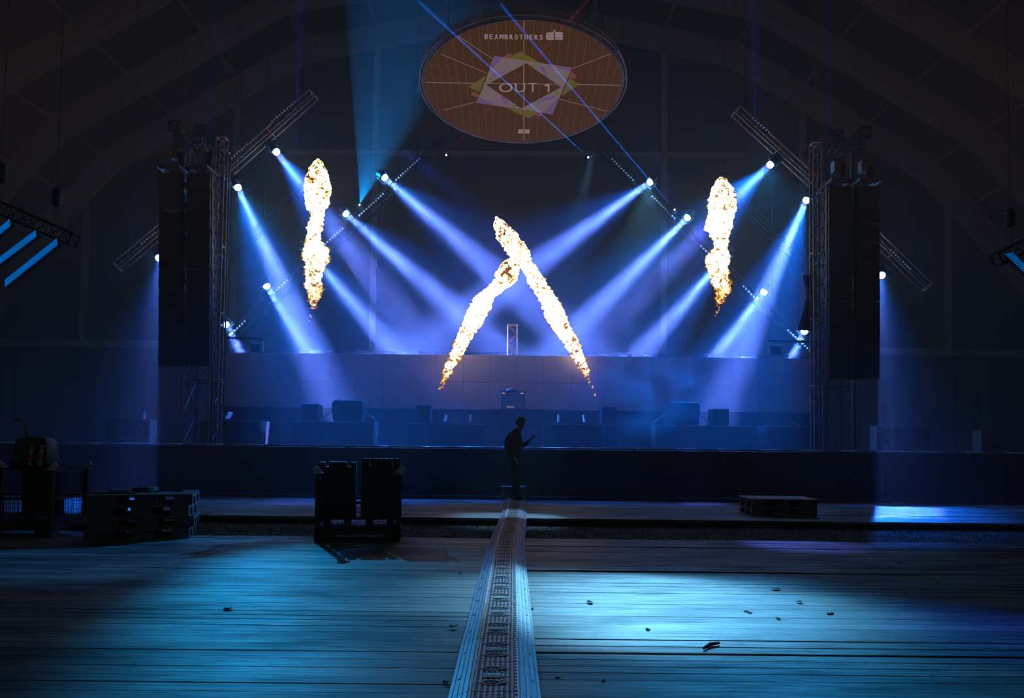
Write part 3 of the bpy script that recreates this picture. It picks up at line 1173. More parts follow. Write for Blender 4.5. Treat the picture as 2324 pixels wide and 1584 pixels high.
def screen_material():
    m = bpy.data.materials.new('projected_brown')
    m.use_nodes = True
    nt = m.node_tree
    L = nt.links.new
    b = nt.nodes['Principled BSDF']
    b.inputs['Base Color'].default_value = (0.008, 0.006, 0.005, 1)
    b.inputs['Roughness'].default_value = 0.95
    b.inputs['Specular IOR Level'].default_value = 0.1
    tc = nd(nt, 'ShaderNodeTexCoord')
    mp = nd(nt, 'ShaderNodeMapping')
    mp.inputs['Scale'].default_value = (4.2, 4.2, 4.2)
    L(tc.outputs['Object'], mp.inputs[0])
    sx = nd(nt, 'ShaderNodeSeparateXYZ')
    L(mp.outputs[0], sx.inputs[0])
    fr = nd(nt, 'ShaderNodeMath', operation='FRACT')
    L(sx.outputs[0], fr.inputs[0])
    lt = nd(nt, 'ShaderNodeMath', operation='LESS_THAN')
    lt.inputs[1].default_value = 0.06
    L(fr.outputs[0], lt.inputs[0])
    nz = nd(nt, 'ShaderNodeTexNoise', i_Scale=60.0, i_Detail=2.0)
    L(tc.outputs['Object'], nz.inputs['Vector'])
    cr = nd(nt, 'ShaderNodeValToRGB')
    e = cr.color_ramp.elements
    e[0].position, e[0].color = 0.3, (0.040, 0.017, 0.006, 1)
    e[1].position, e[1].color = 0.7, (0.058, 0.024, 0.008, 1)
    L(nz.outputs[0], cr.inputs[0])
    mx = nd(nt, 'ShaderNodeMix', data_type='RGBA')
    mx.inputs['B'].default_value = (0.085, 0.043, 0.030, 1)
    L(lt.outputs[0], mx.inputs['Factor'])
    L(cr.outputs[0], mx.inputs['A'])
    L(mx.outputs['Result'], b.inputs['Emission Color'])
    b.inputs['Emission Strength'].default_value = 1.0
    return m


t = thing('round_screen', 'large round brown projection screen hanging overhead, showing white lettering', 'screen', matrix=SM)
scr = MB().lathe([(R_, -0.03), (R_, 0.0)], 96).build('screen_face', screen_material(), t)
MB().lathe([(R_ + 0.03, -0.02), (R_ + 0.035, 0.01), (R_ + 0.0, 0.012), (R_, -0.02)], 96).build('rim', M('pale_rim', (0.3, 0.2, 0.17), 0.5), t)
for (dr, dh) in ((0.04, 0.05), (0.13, 0.05), (0.09, 0.24)):
    ring = [((R_ + dr) * math.cos(a), (R_ + dr) * math.sin(a), -face * dh) for a in [i * 2 * math.pi / 120 for i in range(121)]]
    MB().tube(ring, 0.02, 6).build('ring_chord', TRUSSB, t, smooth=True)
q = MB()
for i in range(90):
    a, c = 2 * math.pi * i / 90, 2 * math.pi * (i + 0.5) / 90
    e = 2 * math.pi * (i + 1) / 90
    pa_ = lambda r, an, h: ((R_ + r) * math.cos(an), (R_ + r) * math.sin(an), -face * h)
    q.tube([pa_(0.04, a, 0.05), pa_(0.09, c, 0.24)], 0.009, 4).tube([pa_(0.09, c, 0.24), pa_(0.13, e, 0.05)], 0.009, 4).tube([pa_(0.04, a, 0.05), pa_(0.13, a, 0.05)], 0.009, 4)
stuff(q.build('ring_brace', TRUSSB, t))
q = MB()
for a in (0.8, 2.3, 3.9, 5.5):
    p = SM @ Vector(((R_ + 0.09) * math.cos(a), (R_ + 0.09) * math.sin(a), -face * 0.24))
    q = MB().tube([SMI @ p, SMI @ Vector((p.x, p.y, roof_z(p.x)))], 0.008, 5)
    q.build('steel_rope', STEEL, t)


def flat(name, polys, mat, lift, label=None):
    for poly in polys:
        b = MB()
        lo = [on_screen(x, y, face * lift) for x, y in poly]
        hi = [on_screen(x, y, face * (lift + 0.004)) for x, y in poly]
        n = len(poly)
        b.add(lo + hi, [tuple(range(n)), tuple(range(2 * n - 1, n - 1, -1))] + [(i, (i + 1) % n, (i + 1) % n + n, i + n) for i in range(n)])
        o = b.build(name, mat, scr)


def line(x0, y0, x1, y1, w):
    dx, dy = x1 - x0, y1 - y0
    k = w / 2 / math.hypot(dx, dy)
    return [(x0 - dy * k, y0 + dx * k), (x1 - dy * k, y1 + dx * k), (x1 + dy * k, y1 - dx * k), (x0 + dy * k, y0 - dx * k)]


Z = lambda x, y: (1030 + x / 5.656, 40 + y / 5.657)      # pixels of an enlarged view of the screen
flat('cross_line', [line(1189, 48, 1189, 66, 1.6), line(1189, 92, 1189, 292, 1.6), line(1189, 303, 1189, 319, 1.6), line(966, 187, 1410, 193, 1.1),
                    line(1038, 80, 1125, 138, 0.9), line(1000, 122, 1105, 166, 0.9), line(1005, 250, 1085, 230, 0.9), line(1300, 155, 1385, 122, 0.9), line(1270, 225, 1378, 252, 0.9)], emis('pale_line', (0.2, 0.13, 0.11)), 0.002, 'thin pale lines crossing on the screen')
flat('olive_diamond', [[Z(850, 430), Z(1130, 590), Z(700, 520)], [Z(190, 890), Z(420, 730), Z(330, 950)], [Z(1610, 850), Z(1480, 770), Z(1380, 1005)], [Z(660, 1150), Z(960, 1290), Z(1090, 1215)]], emis('olive', (0.10, 0.075, 0.008)), 0.004, 'olive green corners of the pattern')
flat('pink_corner', [[Z(700, 455), Z(760, 480), Z(715, 520), Z(640, 500)], [Z(1500, 690), Z(1580, 740), Z(1545, 790), Z(1475, 765)], [Z(250, 945), Z(325, 985), Z(315, 1025), Z(215, 990)], [Z(1050, 1215), Z(1140, 1235), Z(1100, 1270), Z(1035, 1250)]], emis('pink', (0.13, 0.04, 0.03)), 0.005, 'dull pink corners of the pattern')
OUT_ = [Z(515, 485), Z(1515, 640), Z(1265, 1240), Z(290, 1090)]
INN = [Z(930, 580), Z(1380, 890), Z(865, 1165), Z(415, 860)]
fr = []
# the band between the tilted outer square and the inner diamond
fr.append([OUT_[0], Z(930, 552), INN[0], INN[3], Z(400, 830)])
fr.append([Z(930, 552), OUT_[1], Z(1410, 890), INN[1], INN[0]])
fr.append([Z(1410, 890), OUT_[2], Z(870, 1175), INN[2], INN[1]])
fr.append([Z(870, 1175), OUT_[3], Z(400, 830), INN[3], INN[2]])
flat('pale_square', fr, emis('mauve', (0.145, 0.10, 0.105)), 0.006, 'tilted pale mauve square with a diamond cut out')
flat('violet_band', [[Z(480, 720), Z(690, 680), Z(600, 720), Z(490, 760)], [Z(1085, 625), Z(1160, 625), Z(1205, 760), Z(1190, 760)], [Z(1300, 990), Z(1300, 1030), Z(1010, 1095), Z(1140, 1035)], [Z(590, 985), Z(640, 1010), Z(715, 1110), Z(640, 1105)],
                    [Z(515, 485), Z(630, 502), Z(455, 700)], [Z(1515, 640), Z(1500, 690), Z(1200, 600)], [Z(1265, 1240), Z(1140, 1220), Z(1350, 1010)], [Z(290, 1090), Z(330, 1020), Z(600, 1130)]], emis('violet', (0.115, 0.06, 0.15)), 0.0085, 'violet bands in the square')
flat('green_chip', [[Z(980, 605), Z(1050, 590), Z(1075, 620), Z(1015, 640)], [Z(440, 790), Z(500, 768), Z(508, 800), Z(460, 815)], [Z(1280, 960), Z(1335, 925), Z(1355, 965), Z(1300, 985)], [Z(735, 1125), Z(790, 1110), Z(815, 1135), Z(760, 1150)]], emis('green', (0.07, 0.13, 0.012)), 0.0105, 'small green chips')


def text_verts(body):
    c = bpy.data.curves.new('t', 'FONT')
    c.body = body
    c.size = 1
    c.resolution_u = 3
    o = bpy.data.objects.new('t', c)
    COL.objects.link(o)
    dg = bpy.context.evaluated_depsgraph_get()
    me = bpy.data.meshes.new_from_object(o.evaluated_get(dg))
    vs = [v.co.copy() for v in me.vertices]
    fs = [tuple(p.vertices) for p in me.polygons]
    bpy.data.objects.remove(o)
    bpy.data.meshes.remove(me)
    return vs, fs


def screen_text(body, boxes, mat, name, bold=0.0):
    """Each letter fitted into its pixel box (x0, y0, x1, y1)."""
    b = MB()
    for ch, (x0, y0, x1, y1) in zip(body, boxes):
        vs, fs = text_verts(ch)
        ax, bx = min(v.x for v in vs), max(v.x for v in vs)
        ay, by = min(v.y for v in vs), max(v.y for v in vs)
        for off in ((0, bold) if bold else (0,)):
            b.add([on_screen(x0 + off + (v.x - ax) / (bx - ax) * (x1 - x0 - bold), y1 - (v.y - ay) / (by - ay) * (y1 - y0), face * 0.0135) for v in vs], fs)
    return b.build(name, mat, scr)


WHT = emis('pale_lettering', (0.23, 0.17, 0.17))
bb = []
for i in range(12):
    x0 = 395 + i * 64.0
    bb.append((*Z(x0, 205 + i * 1.0), *Z(x0 + (46 if i != 3 else 52), 270 + i * 0.7)))
screen_text('BEAMBROTHERS', bb, WHT, 'lettering', 1.4)['label'] = 'white lettering BEAMBROTHERS'
lg = []
for s in (0, 1):
    x0, x1 = (1183, 1283) if s == 0 else (1300, 1400)
    for k, (a, c) in enumerate(((180, 208), (214, 246), (252, 276))):
        lg.append([Z(x0, a + (8 if s == 0 and k == 0 else 0)), Z(x1, a), Z(x1, c), Z(x0, c)])
lg.append([Z(1277, 150), Z(1287, 150), Z(1287, 182), Z(1277, 182)])
lg.append([Z(1297, 150), Z(1307, 150), Z(1307, 182), Z(1297, 182)])
flat('logo', lg, WHT, 0.0135, 'block logo beside the lettering')
lg = [[Z(825, 1432), Z(893, 1427), Z(893, 1450), Z(825, 1450)], [Z(903, 1427), Z(972, 1432), Z(972, 1450), Z(903, 1450)], [Z(825, 1455), Z(893, 1455), Z(893, 1480), Z(825, 1480)], [Z(903, 1455), Z(972, 1455), Z(972, 1480), Z(903, 1480)]]
flat('logo', lg, WHT, 0.0135, 'small block logo at the lower rim')
flat('lettering', [[Z(1204, 842), Z(1228, 842), Z(1228, 950), Z(1206, 950)], [Z(1204, 842), Z(1204, 866), Z(1168, 880), Z(1168, 860)]], WHT, 0.0135, 'figure 1 of OUT 1')
screen_text('OUT', [(*Z(580, 835), *Z(755, 952)), (*Z(785, 835), *Z(915, 952)), (*Z(955, 835), *Z(1072, 950))], WHT, 'lettering')['label'] = 'wide white lettering OUT'
# ------------------------------------------------------------------ desks and gear on the stage
DESK = M('desk_cloth', (0.022, 0.022, 0.026), 0.8)
DWOOD = M('desk_wood', (0.09, 0.055, 0.045), 0.7)
WHITE = M('white_plastic', (0.75, 0.72, 0.72), 0.4)
DY = 21.8


def desk(px0, px1, py, lab, wood='right', d=0.8, bare=False):
    a, c = P(px0, py, DY), P(px1, py, DY)
    zt = (a.z + c.z) / 2
    t = thing('desk', lab, 'table', ((a.x + c.x) / 2, DY + d / 2, SZ))
    w, h = c.x - a.x, zt - SZ
    MB().box((0, 0, h - 0.02), (w, d, 0.04)).build('tabletop', M('desk_top', (0.1, 0.09, 0.09), 0.3), t, bevel=0.006)
    MB().box((0, -d / 2 + 0.03, (h - 0.04) / 2), (w - 0.1, 0.02, h - 0.04)).build('front_panel', DESK, t)
    for s in (-1, 1):
        on = wood == 'both' or (wood == 'right' and s > 0) or (wood == 'left' and s < 0)
        MB().box((s * (w / 2 - 0.03), 0, (h - 0.04) / 2), (0.06, d - 0.02, h - 0.04)).build('end_panel', DWOOD if on else DESK, t)
    return t, Vector(((a.x + c.x) / 2, DY + d / 2, zt)), w


def gear(name, lab, cat, loc, parts, rz=0, group=None):
    t = thing(name, lab, cat, loc, rz, group)
    for nm, b, m, bv in parts:
        b.build(nm, m, t, bevel=bv)
    return t


def laptop(px, py, lab, lean=0.25):
    p = P(px, py, DY + 0.35)
    r = Matrix.Rotation(lean, 3, 'Y')
    t = thing('laptop', lab, 'laptop', p)
    MB().box((0.16, 0, 0.01), (0.3, 0.34, 0.02)).build('keyboard_base', PLASTIC, t, bevel=0.004)
    MB().box(r @ Vector((0, 0, 0.13)) + Vector((0, 0, 0.018)), (0.05, 0.34, 0.24), r).build('lid', WHITE, t, bevel=0.006)
    return t


def case_box(px0, px1, py0, py1, y, lab, d=0.5, name='flight_case', top=None):
    a, c = P(px0, py1, y), P(px1, py0, y)
    w, h = c.x - a.x, c.z - a.z
    t = thing(name, lab, 'case', ((a.x + c.x) / 2, y + d / 2, a.z))
    MB().box((0, 0, h / 2), (w, d, h)).build('body', BLACK, t, bevel=0.012)
    for s in (-1, 1):
        for u in (-1, 1):
            MB().bar((s * w / 2, u * d / 2, 0), (s * w / 2, u * d / 2, h), 0.025).build('edge_trim', STEEL, t)
    if top:
        MB().box((0.02, 0, h + 0.012), (w * 0.96, d * 0.9, 0.02)).build('lid', top, t)
    return t


def console(px0, px1, py0, py1, y, lab):
    """Covered mixing desk or speaker bundle with slanting struts."""
    a, c = P(px0, py1, y), P(px1, py0, y)
    w, h = c.x - a.x, c.z - a.z
    t = thing('covered_console', lab, 'equipment', ((a.x + c.x) / 2, y + 0.3, a.z))
    b = MB().prism([(-w * 0.46, 0), (w * 0.46, 0), (w * 0.5, h * 0.45), (w * 0.5, h * 0.9), (w * 0.44, h), (-w * 0.42, h), (-w * 0.5, h * 0.85), (-w * 0.5, h * 0.5)], -0.3, 0.35)
    b.build('body', BLACK, t, bevel=0.03)
    for s in (-1, 1):
        MB().bar((s * w * 0.5, -0.1, h * 0.5), (s * (w * 0.5 + 0.42), -0.1, 0.03), 0.04).build('strut', ALU, t)
    for s in (-0.3, 0.3):
        MB().box((w * s, 0, h + 0.012), (0.18, 0.3, 0.03)).build('lug', STEEL, t)
    return t


t, c0, w0 = desk(455, 592, 954, 'black fronted desk at stage left of the riser, nearest the left speaker tower', 'right')
laptop(515, 952, 'laptop with its lid tilted on the desk nearest the left tower', 0.45)
gear('desk_lamp', 'tiny gooseneck lamp on the desk nearest the left tower', 'lamp', P(527, 952, DY + 0.4), [('base', MB().lathe([(0.06, 0), (0.06, 0.02), (0.01, 0.03)], 12), DWOOD, 0), ('neck', MB().tube([(0, 0, 0.02), (0, 0, 0.16), (0.05, 0, 0.2), (0.12, 0, 0.17)], 0.01, 6), DWOOD, 0)])
t, c1, w1 = desk(665, 849, 956, 'wide black desk below the left flame jet, carrying a covered console', 'right')
console(752, 823, 908, 955, DY + 0.1, 'dark covered console on the desk below the left flame jet')
case_box(684, 722, 917, 955, DY + 0.1, 'small dark box with a pale lid left of the covered console on the left', top=WHITE)
t, c2, w2 = desk(925, 1104, 961, 'black desk left of the standing person with two upright white lids on it', 'right')
laptop(1008, 959, 'laptop with white lid, left one on the desk left of the person', 0.25)
laptop(1067, 959, 'laptop with white lid, right one on the desk left of the person', 0.05)
case_box(944, 976, 921, 961, DY + 0.1, 'dark box on the left end of the desk left of the person', top=STEEL)
t, c3, w3 = desk(1231, 1372, 962, 'black desk right of the standing person with two upright white lids on it', 'both')
laptop(1267, 960, 'laptop with white lid, left one on the desk right of the person', 0.03)
laptop(1327, 960, 'laptop with white lid, right one on the desk right of the person', -0.18)
a = P(1382, 1000, DY + 0.3)
case_box(1366, 1399, 925, 962, DY + 0.15, 'tall dark box at the right end of the desk right of the person', top=STEEL)
t, c4, w4 = desk(1366, 1402, 963, 'narrow dark stand under the tall box right of the person', 'none', 0.7)
t, c5, w5 = desk(1487, 1706, 965, 'wide black desk below the right flame jet, carrying a covered console', 'left')
console(1512, 1589, 913, 964, DY + 0.1, 'dark covered console on the desk below the right flame jet')
case_box(1617, 1654, 928, 965, DY + 0.1, 'small dark box with a pale lid right of the covered console on the right', top=WHITE)
t, c6, w6 = desk(1738, 1870, 966, 'black fronted desk nearest the right speaker tower, with a brown left end', 'left')
gear('cable_coil', 'small coil of cable on the desk nearest the right tower', 'cable', P(1805, 964, DY + 0.4) - Vector((0, 0, 0.062)), [('loop', MB().tube([(0.14 * math.cos(a), 0.14 * math.sin(a), 0.03 + 0.1 * abs(math.sin(a * .5))) for a in [i * 0.4 for i in range(15)]], 0.015, 6), RUBBER, 0)])
gear('cable_coil', 'small coil of cable on the right desk beyond the right tower', 'cable', P(2055, 966, DY + 0.4) - Vector((0, 0, 0.062)), [('loop', MB().tube([(0.16 * math.cos(a), 0.12 * math.sin(a), 0.03 + 0.12 * abs(math.sin(a * .5))) for a in [i * 0.4 for i in range(15)]], 0.015, 6), DWOOD, 0)])
desk(240, 312, 951, 'dark desk left of the left speaker array, beside a pale crate', 'none')
desk(2030, 2110, 968, 'dark desk right of the right speaker array, beside a pale crate', 'none')
gear('cable_coil', 'loop of cable on the dark desk left of the left speaker array', 'cable', P(262, 949, DY + 0.4) - Vector((0, 0, 0.062)), [('loop', MB().tube([(0.18 * math.cos(a), 0.12 * math.sin(a), 0.03 + 0.14 * abs(math.sin(a * .5))) for a in [i * 0.4 for i in range(15)]], 0.015, 6), DWOOD, 0)])
PALE = M('pale_board', (0.16, 0.10, 0.085), 0.7, var=0.3, scale=4)
for (x0, x1, y0, lab) in ((311, 338, 951, 'pale upright crate with dark holes left of the left speaker array'), (1992, 2022, 967, 'pale upright crate with dark holes right of the right speaker array'), (2230, 2268, 977, 'dim upright crate at the far right end of the stage')):
    a, c = P(x0, y0, DY), P(x1, y0, DY)
    w, h = c.x - a.x, a.z - SZ
    t = thing('crate', lab, 'crate', ((a.x + c.x) / 2, DY + 0.25, SZ))
    MB().box((0, 0.03, h / 2), (w, 0.44, h)).build('body', PALE, t, bevel=0.01)
    for (sx, sz_) in ((-0.22, 0.55), (0.2, 0.8), (-0.2, 0.25), (0.22, 0.4)):
        MB().box((sx * w, -0.195, sz_ * h), (w * 0.24, 0.03, h * 0.16)).build('hand_hole', BLACK, t)
p = P(327, 951, DY + 0.25)
gear('bottle', 'small pale bottle standing on the crate left of the left speaker array', 'bottle', p, [('body', MB().lathe([(0.05, 0), (0.052, 0.1), (0.05, 0.14), (0.02, 0.18), (0.02, 0.22)], 12), M('bottle_pink', (0.6, 0.35, 0.28), 0.3), 0), ('cap', MB().lathe([(0.024, 0.215), (0.024, 0.245)], 10), WHITE, 0)])

# projector and its wedge-shaped stand in the middle
a, c = P(1112, 930, 22.15), P(1232, 930, 22.15)
zz = a.z
t = thing('wedge_stand', 'dark wedge-shaped stand in the middle of the stage below the projector', 'stand', ((a.x + c.x) / 2, 22.15, SZ))
w = (c.x - a.x)
h = zz - SZ
MB().prism([(-w * 0.2, 0), (w * 0.2, 0), (w * 0.22, h * 0.45), (w * 0.5, h), (-w * 0.5, h), (-w * 0.22, h * 0.45)], 0, 0.45).build('body', DESK, t, bevel=0.01)
MB().box((0, 0.22, h + 0.015), (w * 1.01, 0.5, 0.03)).build('top', BLACK, t)
a, c = P(1134, 928, 22.2), P(1193, 890, 22.2)
t = thing('projector', 'boxy grey projector with a dark dome in the middle of the stage', 'projector', ((a.x + c.x) / 2, 22.42, zz + 0.03))
w, h = c.x - a.x, c.z - a.z
MB().box((0, 0, h / 2), (w, 0.4, h)).build('body', M('projector_grey', (0.34, 0.27, 0.26), 0.6), t, bevel=0.02)
MB().box((0, 0, h + 0.015), (w * 1.05, 0.42, 0.03)).build('top_plate', STEEL, t, bevel=0.006)
MB().lathe([(0.22, 0), (0.2, 0.06), (0.12, 0.11), (0.03, 0.13)], 18, c=(-0.05, 0, h + 0.03)).build('dome', BLACK, t, smooth=True)
vs, fs = text_verts('EPSON')
mxx = max(v.x for v in vs)
o = MB().add([((v.x / mxx - 0.5) * 0.24 - 0.07, -0.206, 0.04 + v.y * 0.085) for v in vs], fs).build('lettering', emis('lit_badge', (0.45, 0.2, 0.16)), t)
o['label'] = 'small lit lettering EPSON'
for s in (-0.36, 0.36):
    MB().box((s * w, -0.2, h - 0.03), (0.12, 0.03, 0.03)).build('lamp', emis('lit_badge', (0.45, 0.2, 0.16)), t)

# ------------------------------------------------------------------ crowd barrier
BY = 16.6
bar0 = None
for i in range(26):
    x = -12.6 + i * 1.0
    if bar0 is None:
        t = bar0 = thing('crowd_barrier', 'black crowd barrier section in the long row before the stage', 'barrier', (x, BY, 0), group='crowd barriers in a row before the stage')
        MB().box((0, 0, 0.60), (0.97, 0.012, 1.14)).build('front_panel', M('barrier_panel', (0.03, 0.03, 0.032), 0.5, scale=2), t)
        MB().tube([(-0.5, 0, 1.205), (0.5, 0, 1.205)], 0.024, 10).build('top_rail', ALU, t, smooth=True)
        for s in (-1, 1):
            MB().box((s * 0.485, 0.03, 0.6), (0.03, 0.05, 1.2)).build('side_post', STEEL, t)
            MB().bar((s * 0.485, 0.05, 1.1), (s * 0.485, 0.75, 0.03), 0.035).build('brace', STEEL, t)
        MB().box((0, -0.012, 0.36), (0.9, 0.014, 0.03)).build('stiffener', STEEL, t)
        MB().box((0, -0.25, 0.012), (0.98, 0.5, 0.014)).build('foot_plate', STEEL, t)
        MB().box((0, 0.45, 0.012), (0.98, 0.8, 0.014)).build('step_plate', STEEL, t)
    else:
        dup(bar0, (x, BY, 0))

# ------------------------------------------------------------------ pallets
pal0 = None


def make_pallet():
    t = thing('pallet', '', 'pallet')
    w, d = 1.2, 0.8
    for y in (-0.33, 0, 0.33):
        MB().box((0, y, 0.011), (w, 0.12 if y == 0 else 0.1, 0.022)).build('bottom_board', WOODB, t)
    for x, bw in ((-0.432, 0.336), (0.054, 0.252), (0.492, 0.216)):
        for y in (-0.33, 0, 0.33):
            MB().box((x, y, 0.061), (bw, 0.14 if y == 0 else 0.1, 0.078)).build('block', WOODB, t)
        MB().box((x, 0, 0.111), (bw, d, 0.022)).build('stringer', WOODB, t)
    for y, ww in ((-0.33, 0.14), (-0.165, 0.1), (0, 0.14), (0.165, 0.1), (0.33, 0.14)):
        MB().box((0, y, 0.133), (w, ww, 0.022)).build('top_board', WOODB, t)
    return t


pal0 = make_pallet()
a, c = G(208, 1229), G(414, 1224)
ang = math.atan2(c.y - a.y, c.x - a.x)
rot = ang + 0.06
base = (a + c) / 2 + Vector((-math.sin(rot), math.cos(rot), 0)) * 0.4
order = ['lowest', 'second from the bottom', 'third from the bottom', 'topmost']
offs = [(-0.01, 0.0, 0.0), (0.03, 0.02, 0.02), (0.0, -0.02, -0.03), (0.02, 0.0, 0.0)]
for i in range(4):
    lab = 'wooden pallet in the stack of four on the left, %s' % order[i]
    loc = base + Vector((offs[i][0], offs[i][1], i * 0.1452 + 0.003))
    if i == 0:
        pal0.location, pal0.rotation_euler = loc, (0, 0, rot + offs[i][2])
        pal0['label'], pal0['group'] = lab, 'stacked pallets on the left'
    else:
        dup(pal0, loc, rot + offs[i][2], lab, 'stacked pallets on the left')
topz = 4 * 0.1452 + 0.004
# what lies on top of the left stack
R2 = Matrix.Rotation(rot, 3, 'Z')
q = R2 @ Vector((0.0, 0.02, 0)) + base + Vector((0, 0, topz))
t = thing('cable_coil', 'dark coil of cable with plugs lying on the pallet stack on the left', 'cable', q, rot)
lp = MB()
pts = []
for i in range(90):
    a_ = i * 0.35
    r = 0.13 + 0.02 * math.sin(i * 0.7)
    pts.append((r * math.cos(a_), r * 0.9 * math.sin(a_), 0.012 + 0.00055 * i))
lp.tube(pts, 0.011, 6)
lp.build('loop', RUBBER, t, smooth=True)
MB().tube([(0.12, 0.0, 0.012), (0.3, 0.1, 0.012), (0.36, 0.02, 0.012)], 0.011, 6).build('tail', RUBBER, t, smooth=True)
MB().lathe([(0.022, 0), (0.026, 0.03), (0.026, 0.09), (0.018, 0.1)], 10, c=(0.36, 0.02, 0.026), rot=Matrix.Rotation(1.57, 3, 'Y')).build('plug', STEEL, t)
q = R2 @ Vector((-0.3, -0.02, 0)) + base + Vector((0, 0, topz))
t = thing('folded_cover', 'flat folded dark sheet lying on the left half of the pallet stack', 'cover', q, rot)
MB().prism([(-0.26, 0), (0.2, 0), (0.22, 0.012), (0.1, 0.03), (-0.1, 0.02), (-0.24, 0.026)], -0.22, 0.22).build('sheet', RUBBER, t, bevel=0.004)
MB().box((0.02, 0.02, 0.034), (0.25, 0.3, 0.01)).build('flap', RUBBER, t)
# right stack of two, turned the other way
a, c = G(1709, 1170), G(1853, 1172)
rot2 = math.atan2(c.y - a.y, c.x - a.x)
s2 = (c - a).length / 1.2
base2 = (a + c) / 2 + Vector((-math.sin(rot2), math.cos(rot2), 0)) * 0.4
base2.z = 0.003
for i in range(2):
    dup(pal0, base2 + Vector((0, 0, i * 0.1452)), rot2 + math.pi + 0.03 * i, 'wooden pallet in the low stack of two on the right, %s' % ('lower', 'upper')[i], 'stacked pallets on the right')
t = thing('plywood_sheet', 'pale plywood sheet lying on the low pallet stack on the right', 'board', base2 + Vector((0, 0, 2 * 0.1452 + 0.003)), rot2)
MB().box((0, 0, 0.01), (1.26, 0.84, 0.018)).build('sheet', M('plywood', (0.3, 0.24, 0.22), 0.6, var=0.2, scale=3), t, bevel=0.003)

# ------------------------------------------------------------------ wire mesh stillages
CAGE = M('cage_steel', (0.03, 0.03, 0.033), 0.5, 0.3)


def stillage(lab, loc, rz, w=1.2, d=0.8, h=0.88):
    t = thing('stillage', lab, 'cage', loc, rz)
    for sx in (-1, 1):
        for sy in (-1, 1):
            MB().box((sx * (w / 2 - 0.03), sy * (d / 2 - 0.03), h / 2 + 0.02), (0.06, 0.06, h - 0.04)).build('corner_post', CAGE, t)
            MB().box((sx * (w / 2 - 0.10), sy * (d / 2 - 0.06), 0.05), (0.2, 0.12, 0.1), taper=(1.1, 1.0)).build('foot', CAGE, t)
            c = MB().bar((sx * (w / 2 - 0.06), sy * (d / 2 - 0.03), h), (sx * (w / 2 + 0.03), sy * (d / 2 - 0.03), h + 0.07), 0.012, 0.07).bar((sx * (w / 2 - 0.09), sy * (d / 2 - 0.03), h), (sx * (w / 2 + 0.02), sy * (d / 2 - 0.03), h - 0.01), 0.07, 0.012)
            c.build('stacking_corner', ALU, t)
    for sy in (-1, 1):
        MB().box((0, sy * (d / 2 - 0.02), 0.14), (w - 0.1, 0.04, 0.09)).build('base_rail', CAGE, t)
        MB().box((0, sy * (d / 2 - 0.02), 0.015), (w - 0.3, 0.04, 0.03)).build('runner', CAGE, t)
        for z in ((0.5, h - 0.02) if sy > 0 else (0.5,)):
            MB().box((0, sy * (d / 2 - 0.015), z), (w - 0.1, 0.03, 0.035)).build('side_rail', CAGE, t)
    for sx in (-1, 1):
        MB().box((sx * (w / 2 - 0.02), 0, 0.14), (0.04, d - 0.1, 0.09)).build('base_rail', CAGE, t)
        MB().box((sx * (w / 2 - 0.02), 0, h - 0.02), (0.03, d - 0.1, 0.035)).build('side_rail', CAGE, t)
        MB().box((sx * (w / 2 - 0.02), 0, 0.5), (0.03, d - 0.1, 0.035)).build('side_rail', CAGE, t)
    MB().box((0, 0, 0.19), (w - 0.06, d - 0.06, 0.02)).build('deck', CAGE, t)
    m = MB()
    hh = 0.19

    def mesh(p, q, z0, z1):
        p, q = Vector(p), Vector(q)
        n = int((q - p).length / 0.055)
        for i in range(1, n):
            x = p.lerp(q, i / n)
            m.bar((x.x, x.y, z0), (x.x, x.y, z1), 0.005)
        k = int((z1 - z0) / 0.055)
        for j in range(1, k):
            z = z0 + (z1 - z0) * j / k
            m.bar((p.x, p.y, z), (q.x, q.y, z), 0.005)
    a, b_ = w / 2 - 0.05, d / 2 - 0.02
    mesh((-a, b_), (a, b_), hh, h - 0.03)
    mesh((-a, -b_), (a, -b_), hh, 0.5)
    mesh((-w / 2 + 0.02, -b_), (-w / 2 + 0.02, b_), hh, h - 0.03)
    mesh((w / 2 - 0.02, -b_), (w / 2 - 0.02, b_), hh, h - 0.03)
    stuff(m.build('wire_mesh', CAGE, t))
    return t


a, c = G(713, 1231), G(908, 1229)
rz = math.atan2(c.y - a.y, c.x - a.x)
wst = (c - a).length
sc = (a + c) / 2 + Vector((-math.sin(rz), math.cos(rz), 0)) * 0.4
stillage('dark wire mesh stillage cage left of the patterned cable ramp, holding two black slabs', sc, rz, w=wst)
a2 = G(112, 1221)
sl = Vector((a2.x - 0.62, a2.y + 0.4, 0))
stillage('dark wire mesh stillage cage cut by the left edge of the view', sl, 0.02, w=1.24)


